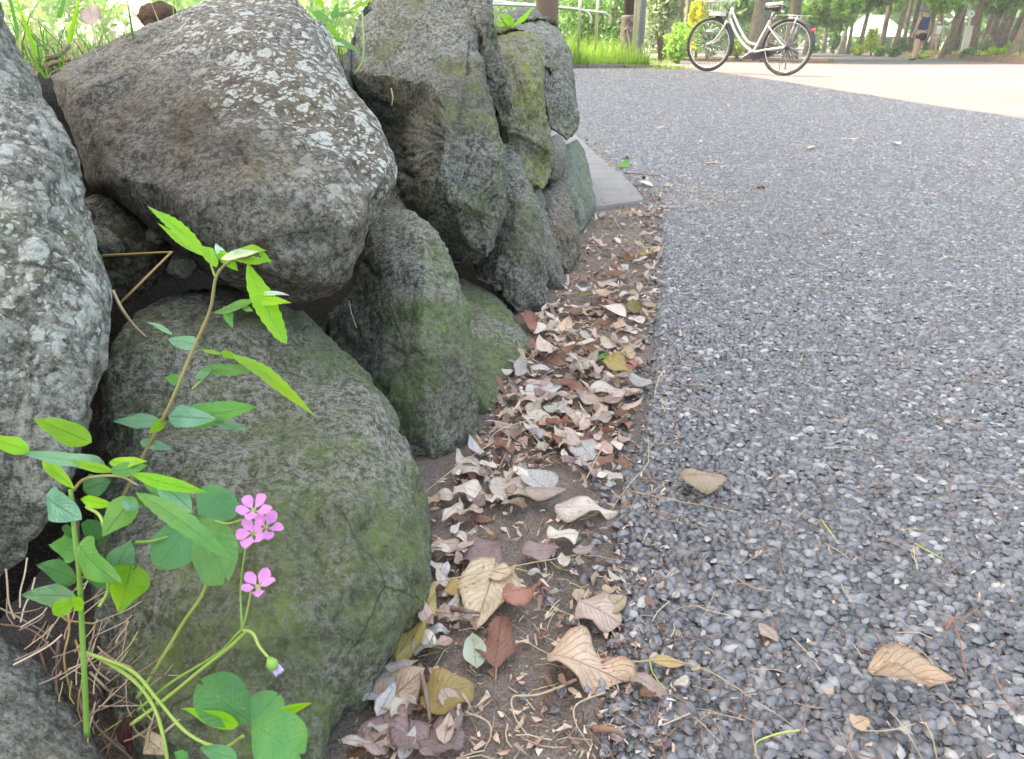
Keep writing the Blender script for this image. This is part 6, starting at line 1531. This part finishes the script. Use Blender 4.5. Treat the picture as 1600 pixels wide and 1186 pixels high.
# ================================================================== BICYCLE
def bicycle():
    rear, front = G(1231, 120), G(1111, 112)
    # ground contacts; wheelbase along the bike's own -X
    rp = DD(1229, 10.9); fp = DD(1110, 11.62)
    d = Vector((fp.x - rp.x, fp.y - rp.y, 0)); wb = 1.12
    ang = math.atan2(d.y, d.x) - math.pi
    K = d.length / wb; K = max(1.0, min(K, 1.06))
    t = empty('bicycle', rp, 'white step through city bicycle with black mudguards parked on its stand', 'bicycle')
    t.rotation_euler = (0, math.atan2(fp.z - rp.z, d.length) * 1.0, ang)
    t.scale = (K, K, K)
    WH = simple('frame_white', (.50, .51, .50), (.44, .45, .44), 5, .3, .6)
    BKp = simple('plastic_black', (.02, .02, .023), (.03, .03, .033), 9, .45, .5)
    TY = simple('tyre_rubber', (.03, .028, .03), (.045, .042, .045), 30, .8, .3)
    CH = simple('chrome', (.50, .50, .50), (.4, .4, .4), 9, .2, .6, metal=.9)
    R_ = .345
    def ring(cx, cz, r, rt, n=64, k=8, sx=1.):
        V = []; F = []
        for i in range(n):
            a = 2 * math.pi * i / n
            for j in range(k):
                b = 2 * math.pi * j / k; q = r + rt * math.cos(b); V.append((cx + q * math.cos(a), sx * rt * math.sin(b), cz + q * math.sin(a)))
        F = [(i * k + j, i * k + (j + 1) % k, ((i + 1) % n) * k + (j + 1) % k, ((i + 1) % n) * k + j) for i in range(n) for j in range(k)]
        return V, F
    for cx, hub in ((0, .034), (-wb, .022)):
        w_ = empty('wheel', (cx, 0, R_)); w_.parent = t
        V, F = ring(0, 0, R_ - .020, .020); mesh('tyre', V, F, TY, w_)
        V, F = ring(0, 0, R_ - .047, .009); mesh('rim', V, F, CH, w_)
        V, F = tube_vf([(0, -.05, 0), (0, .05, 0)], hub, 16); mesh('hub', V, F, CH if hub < .03 else BKp, w_)
        for k in range(36):
            a = 2 * math.pi * k / 36; s = (1 if k % 2 else -1); a2 = a + (1 if (k // 2) % 2 else -1) * .9
            V, F = tube_vf([(hub * .9 * math.cos(a2), s * .03, hub * .9 * math.sin(a2)), ((R_ - .05) * math.cos(a), 0, (R_ - .05) * math.sin(a))], .0021, 4)
            mesh('spoke', V, F, CH, w_)
    def part(name, segs, mat, n=12):
        m = MB()
        for pts, r in segs: m.tube(smooth_line(pts, 6) if len(pts) > 2 else pts, r if not hasattr(r, '__len__') else (r[0] if len(pts) > 2 else r), n)
        return m.build(name, mat, t)
    bb = (-.46, 0, .27); st = (-.30, 0, .62); hd0 = (-.875, 0, .66); hd1 = (-.835, 0, .81); 
    part('frame', [([(-.845, 0, .77), (-.70, 0, .56), (-.56, 0, .40), (-.40, 0, .36)], .0165),
                   ([(-.87, 0, .70), (-.76, 0, .52), (-.62, 0, .37), bb], .0185),
                   ([bb, st, (-.285, 0, .655)], .0165), ([hd0, hd1], .021),
                   ([bb, (-.25, .05, .31), (-.01, .06, R_)], .012), ([bb, (-.25, -.05, .31), (-.01, -.06, R_)], .012),
                   ([(-.305, 0, .60), (-.15, .055, .47), (0, .06, R_)], .009), ([(-.305, 0, .60), (-.15, -.055, .47), (0, -.06, R_)], .009)], WH)
    part('fork', [([(-.885, .05, .62), (-.95, .055, .50), (-1.03, .055, .40), (-wb, .055, R_)], .012), ([(-.885, -.05, .62), (-.95, -.055, .50), (-1.03, -.055, .40), (-wb, -.055, R_)], .012), ([(-.885, -.055, .63), (-.885, .055, .63)], .018)], WH)
    part('seat_post', [([(-.29, 0, .64), (-.245, 0, .80)], .013)], CH)
    def saddle():
        m = MB(); prof = [(-.13, .018, .838), (-.06, .04, .84), (.02, .07, .846), (.08, .095, .852), (.115, .08, .85)]
        V = []; n = 12
        for x, hw, z in prof:
            for k in range(n):
                a = 2 * math.pi * k / n; V.append((-.245 + x, hw * math.cos(a), z + .028 * math.sin(a)))
        F = [(i * n + k, i * n + (k + 1) % n, (i + 1) * n + (k + 1) % n, (i + 1) * n + k) for i in range(len(prof) - 1) for k in range(n)] + [tuple(range(n)), tuple((len(prof) - 1) * n + n - 1 - k for k in range(n))]
        m.add(V, F); s = m.build('saddle', simple('saddle_grey', (.42, .42, .44), (.35, .35, .37), 20, .5), t)
        V = [(x, y, z - .035) for x, y, z in V]; mesh('saddle_base', np.array(V) * np.array([1, .95, 1]), F, BKp, s)
        mm = MB(); mm.tube([(-.30, -.03, .79), (-.22, -.03, .775), (-.16, -.035, .80)], .006, 6); mm.tube([(-.30, .03, .79), (-.22, .03, .775), (-.16, .035, .80)], .006, 6); mm.build('saddle_rails', BKp, s)
    saddle()
    part('handlebar', [([(-.835, 0, .80), (-.815, 0, .98)], .012), ([(-.62, -.27, 1.0), (-.76, -.22, 1.02), (-.83, 0, 1.0), (-.76, .22, 1.02), (-.62, .27, 1.0)], .011)], CH)
    part('grip', [([(-.60, -.275, 1.0), (-.69, -.25, 1.005)], .017)], BKp); part('grip', [([(-.60, .275, 1.0), (-.69, .25, 1.005)], .017)], BKp)
    def guard(cx, a0, a1, nm):
        V = []; n = 26; k = 5; r = R_ + .025
        for i in range(n):
            a = a0 + (a1 - a0) * i / (n - 1)
            for lay in (0, 1):
                for j in range(k):
                    y = (j / (k - 1) - .5) * .056; q = r - (abs(j / (k - 1) - .5) ** 2) * .16 - lay * .003; V.append((cx + q * math.cos(a), y, R_ + q * math.sin(a)))
        K2 = 2 * k; F = []
        for i in range(n - 1):
            for j in range(k - 1):
                F.append((i * K2 + j, i * K2 + j + 1, (i + 1) * K2 + j + 1, (i + 1) * K2 + j)); F.append((i * K2 + k + j + 1, i * K2 + k + j, (i + 1) * K2 + k + j, (i + 1) * K2 + k + j + 1))
            F.append((i * K2, (i + 1) * K2, (i + 1) * K2 + k, i * K2 + k)); F.append((i * K2 + k - 1, i * K2 + 2 * k - 1, (i + 1) * K2 + 2 * k - 1, (i + 1) * K2 + k - 1))
        mesh(nm, V, F, BKp, t)
    guard(0, R(-5), R(175), 'mudguard'); guard(-wb, R(-22), R(82), 'mudguard')
    # chain case, crank, pedals
    V = []; pr = [(-.52, .23), (-.54, .27), (-.52, .33), (-.44, .36), (-.20, .375), (-.0, .375), (.03, .345), (0, .31), (-.2, .28), (-.38, .215), (-.46, .19)]
    n = len(pr); V = [(x, .060, z - .03) for x, z in pr] + [(x, .09, z - .03) for x, z in pr]
    mesh('chain_case', V, [tuple(range(n)), tuple(range(2 * n - 1, n - 1, -1))] + [(k, k + n, (k + 1) % n + n, (k + 1) % n) for k in range(n)], BKp, t, smooth=False)
    m = MB(); m.tube([(-.46, -.10, .27), (-.60, -.105, .17)], .009, 8); m.tube([(-.46, .10, .27), (-.32, .105, .37)], .009, 8); m.tube([(-.46, -.11, .27), (-.46, .11, .27)], .016, 10); m.build('crank', CH, t)
    MB().box((-.60, -.15, .17), (.09, .08, .024)).build('pedal', BKp, t, smooth=False); MB().box((-.32, .15, .37), (.09, .08, .024)).build('pedal', BKp, t, smooth=False)
    # rack
    m = MB()
    for y in (-.06, 0, .06): m.tube([(-.19, y, .725), (.24, y, .715)], .0055, 6)
    for x in (-.19, .02, .24): m.tube([(x, -.065, .72), (x, .065, .72)], .0055, 6)
    for y in (-.065, .065): m.tube([(0, y, R_), (.10, y, .715)], .005, 6); m.tube([(-.19, y * .6, .725), (-.28, 0, .64)], .005, 6)
    m.build('rack', CH, t)
    V, F = tube_vf([(.296, 0, R_ + .205), (.332, 0, R_ + .21)], .026, 14); mesh('rear_reflector', V, F, simple('reflector_red', (.65, .03, .02), (.55, .02, .02), 9, .25, .6), t)
    # double leg stand
    m = MB(); 
    for y in (-.09, .09): m.tube(smooth_line([(0, y * .6, R_ - .02), (-.02, y, .15), (-.01, y * 1.1, .005), (.05, y * 1.1, .0)], 4), .006, 6)
    m.tube([(.0, -.10, .012), (.0, .10, .012)], .005, 6); m.build('stand', simple('stand_metal', (.12, .11, .11), (.08, .08, .08), 9, .4, .5, metal=.6), t)
    # basket: wire tray with a white bottom, and the lamp below it
    m = MB(); x0, x1, z0 = -1.20, -.96, .765
    for f in np.linspace(0, 1, 7): 
        y = -.16 + .32 * f; m.tube([(x0, y, z0), (x1, y, z0)], .003, 5); m.tube([(x0, y, z0), (x0 - .03, y * 1.1, z0 + .22)], .003, 5); m.tube([(x1, y, z0), (x1 + .02, y * 1.1, z0 + .22)], .003, 5)
        x = x0 + (x1 - x0) * f; m.tube([(x, -.16, z0), (x, .16, z0)], .003, 5); m.tube([(x, -.16, z0), (x, -.18, z0 + .22)], .003, 5); m.tube([(x, .16, z0), (x, .18, z0 + .22)], .003, 5)
    for z, g in ((.0, 0), (.11, .01), (.22, .02)):
        m.tube([(x0 - g, -.16 - g, z0 + z), (x1 + g, -.16 - g, z0 + z), (x1 + g, .16 + g, z0 + z), (x0 - g, .16 + g, z0 + z), (x0 - g, -.16 - g, z0 + z)], .004, 6)
    m.build('basket', CH, t)
    MB().box((-1.05, 0, .735), (.17, .16, .055)).build('basket_bracket', WH, t, smooth=False)
    V, F = tube_vf([(-1.14, -.075, .50), (-1.10, -.075, .51), (-1.03, -.075, .50)], [.032, .03, .012], 12); mesh('front_lamp', V, F, CH, t)
    m = MB(); m.tube(smooth_line([(-1.06, -.06, .60), (-1.10, -.07, .56), (-1.05, -.075, .53), (-.99, -.06, .56), (-.96, -.055, .50)], 4), .006, 6); m.build('brake_arm', CH, t)
    m = MB(); m.tube(smooth_line([(-.80, -.1, .98), (-.90, -.06, .85), (-.88, -.03, .70), (-.89, 0, .64)], 5), .0035, 5); m.build('brake_cable', BKp, t)
bicycle()

# ================================================================== PEOPLE
def skin_mesh(name, verts, edges, radii, mat, parent, sub=2, root=0):
    me = bpy.data.meshes.new(name); me.from_pydata(verts, edges, []); o = bpy.data.objects.new(name, me); COL.objects.link(o); o.parent = parent
    me.materials.append(mat)
    md = o.modifiers.new('skin', 'SKIN'); md.use_smooth_shade = True
    for i, r in enumerate(radii): 
        me.skin_vertices[0].data[i].radius = (r, r) if not hasattr(r, '__len__') else r
        me.skin_vertices[0].data[i].use_root = (i == root)
    s = o.modifiers.new('sub', 'SUBSURF'); s.levels = sub; s.render_levels = sub
    return o
M_SKIN = simple('skin', (.46, .27, .18), (.42, .24, .16), 30, .55, .35)
def person(label, base, rz, H, colours, stride=.12, held=None):
    t = empty('person', base, label, 'person'); t.rotation_euler = (0, 0, rz); k = H / 1.72; t.scale = (k * 1.2, k * 1.15, k)
    s = stride
    # facing +Y (away); x to the right
    vt = [(0, 0, .93), (0, 0, 1.12), (0, .01, 1.34), (0, 0, 1.46), (0, .005, 1.53), (0, .015, 1.60), (0, .01, 1.67),
          (-.10, .0, .90), (-.17, -s * .55, .50), (-.27, -s * 1.2 - .02, .08), (-.28, -s * 1.2 + .10, .03),
          (.10, .0, .90), (.08, s * .9, .50), (.02, s * 1.0, .09), (.03, s * 1.0 + .13, .03),
          (-.17, 0, 1.42), (-.245, -.02, 1.16), (-.27, .05, .93), (-.275, .07, .84),
          (.17, 0, 1.42), (.245, .0, 1.16), (.275, .04, .92), (.27, .06, .84)]
    ed = [(0, 1), (1, 2), (2, 3), (3, 4), (4, 5), (5, 6), (0, 7), (7, 8), (8, 9), (9, 10), (0, 11), (11, 12), (12, 13), (13, 14), (3, 15), (15, 16), (16, 17), (17, 18), (3, 19), (19, 20), (20, 21), (21, 22)]
    ra = [(.13, .10), (.115, .09), (.14, .10), (.075, .07), .05, (.085, .095), (.06, .07), .09, .062, .042, .034, .09, .062, .042, .034, .055, .038, .026, .022, .055, .038, .026, .022]
    skin_mesh('body', vt, ed, ra, M_SKIN, t)
    # fingers on each hand
    for sx, hx, hy, hz in ((-1, -.275, .07, .84), (1, .27, .06, .84)):
        for j in range(4): V, F = tube_vf([(hx, hy - .022 + .015 * j, hz + .01), (hx + .006 * sx, hy - .02 + .016 * j, hz - .045), (hx - .01 * sx, hy - .016 + .016 * j, hz - .085 + .008 * abs(j - 1.5))], [.009, .0085, .006], 6); mesh('finger', V, F, M_SKIN, t)
        V, F = tube_vf([(hx, hy + .02, hz + .02), (hx - .012 * sx, hy + .045, hz - .01), (hx - .014 * sx, hy + .05, hz - .045)], [.01, .009, .007], 6); mesh('thumb', V, F, M_SKIN, t)
    shirt, pants, shoe, hair = [simple(n_, c_, None, 12, .8, .2) for n_, c_ in colours]
    skin_mesh('vest', [(0, 0, .97), (0, 0, 1.13), (0, .01, 1.33), (0, 0, 1.45), (-.13, 0, 1.42), (.13, 0, 1.42)], [(0, 1), (1, 2), (2, 3), (3, 4), (3, 5)], [(.165, .125), (.165, .125), (.195, .13), (.10, .09), .078, .078], shirt, t)
    skin_mesh('shorts', [(0, 0, .97), (0, 0, .88), (-.105, -.01, .80), (-.14, -s * .32, .66), (.105, .01, .80), (.10, s * .5, .66)], [(0, 1), (1, 2), (2, 3), (1, 4), (4, 5)], [(.15, .12), (.14, .12), .105, .098, .105, .098], pants, t)
    for sx, yy in ((-1, -s * 1.2), (1, s)):
        x = -.275 if sx < 0 else .025
        skin_mesh('shoe', [(x, yy - .03, .045), (x, yy + .06, .04), (x, yy + .16, .032)], [(0, 1), (1, 2)], [(.05, .045), (.05, .04), (.042, .03)], shoe, t)
    skin_mesh('hair', [(0, -.012, 1.62), (0, -.004, 1.665), (0, .02, 1.69)], [(0, 1), (1, 2)], [(.115, .112), (.11, .11), (.085, .09)], hair, t)
    # face and ears
    V, F = tube_vf([(0, .10, 1.615), (0, .125, 1.60), (0, .105, 1.59)], [.012, .014, .012], 6); mesh('nose', V, F, M_SKIN, t)
    for sx in (-1, 1):
        V, F = tube_vf([(.088 * sx, .005, 1.585), (.10 * sx, 0, 1.61), (.09 * sx, 0, 1.635)], [.010, .014, .010], 6); mesh('ear', V, F, M_SKIN, t)
    return t
pm = DD(1437, 29.5); pm.z = float(gz(pm.x, pm.y))
man = person('man in navy sleeveless vest and black shorts walking away along the road', pm, R(14), 1.63, [('vest_navy', (.012, .035, .14)), ('shorts_black', (.012, .013, .02)), ('shoe_black', (.02, .018, .02)), ('hair_grey', (.16, .16, .17))], .13)
# clear bottle in his right hand
def bottle():
    p = man.location + Vector((.31, .02, .70)); V, F = lath([(-.11, .030), (-.10, .034), (.03, .034), (.06, .014), (.085, .014)], 16)
    o = mesh('bottle', V, F, simple('bottle_pale', (.66, .74, .74), (.6, .7, .7), 9, .2, .6)); o.location = p; o.rotation_euler = (0, R(14), 0); tag(o, 'pale drinks bottle hanging from the hand of the man in the navy vest', 'bottle')
bottle()
pw = DD(1461, 45); pw.z += .14
person('walker in white top and pale grey trousers on the path under the trees', pw, R(195), 1.52, [('top_white', (.72, .70, .72)), ('trousers_grey', (.34, .33, .36)), ('shoe_brown', (.12, .07, .05)), ('hair_pale_cap', (.55, .52, .50))], .16)

# ================================================================== AIR : thin veil added over the whole park, standing in for lens glare
def glare_veil():
    x0, x1, y0, y1, z0, z1 = -270, 330, -40, 430, -1.5, 14.
    V = [(x, y, z) for x in (x0, x1) for y in (y0, y1) for z in (z0, z1)]
    m = bpy.data.materials.new('glare_veil'); m.use_nodes = True; t = m.node_tree; t.nodes.clear()
    o = t.nodes.new('ShaderNodeOutputMaterial'); v = t.nodes.new('ShaderNodeVolumePrincipled')
    v.inputs['Color'].default_value = (.95, .97, 1, 1); v.inputs['Density'].default_value = .0018; v.inputs['Anisotropy'].default_value = .2
    t.links.new(v.outputs[0], o.inputs['Volume'])
    tag(mesh('glare_veil', V, [(0, 1, 3, 2), (4, 6, 7, 5), (0, 4, 5, 1), (2, 3, 7, 6), (0, 2, 6, 4), (1, 5, 7, 3)], m, smooth=False), kind='stuff')
glare_veil()
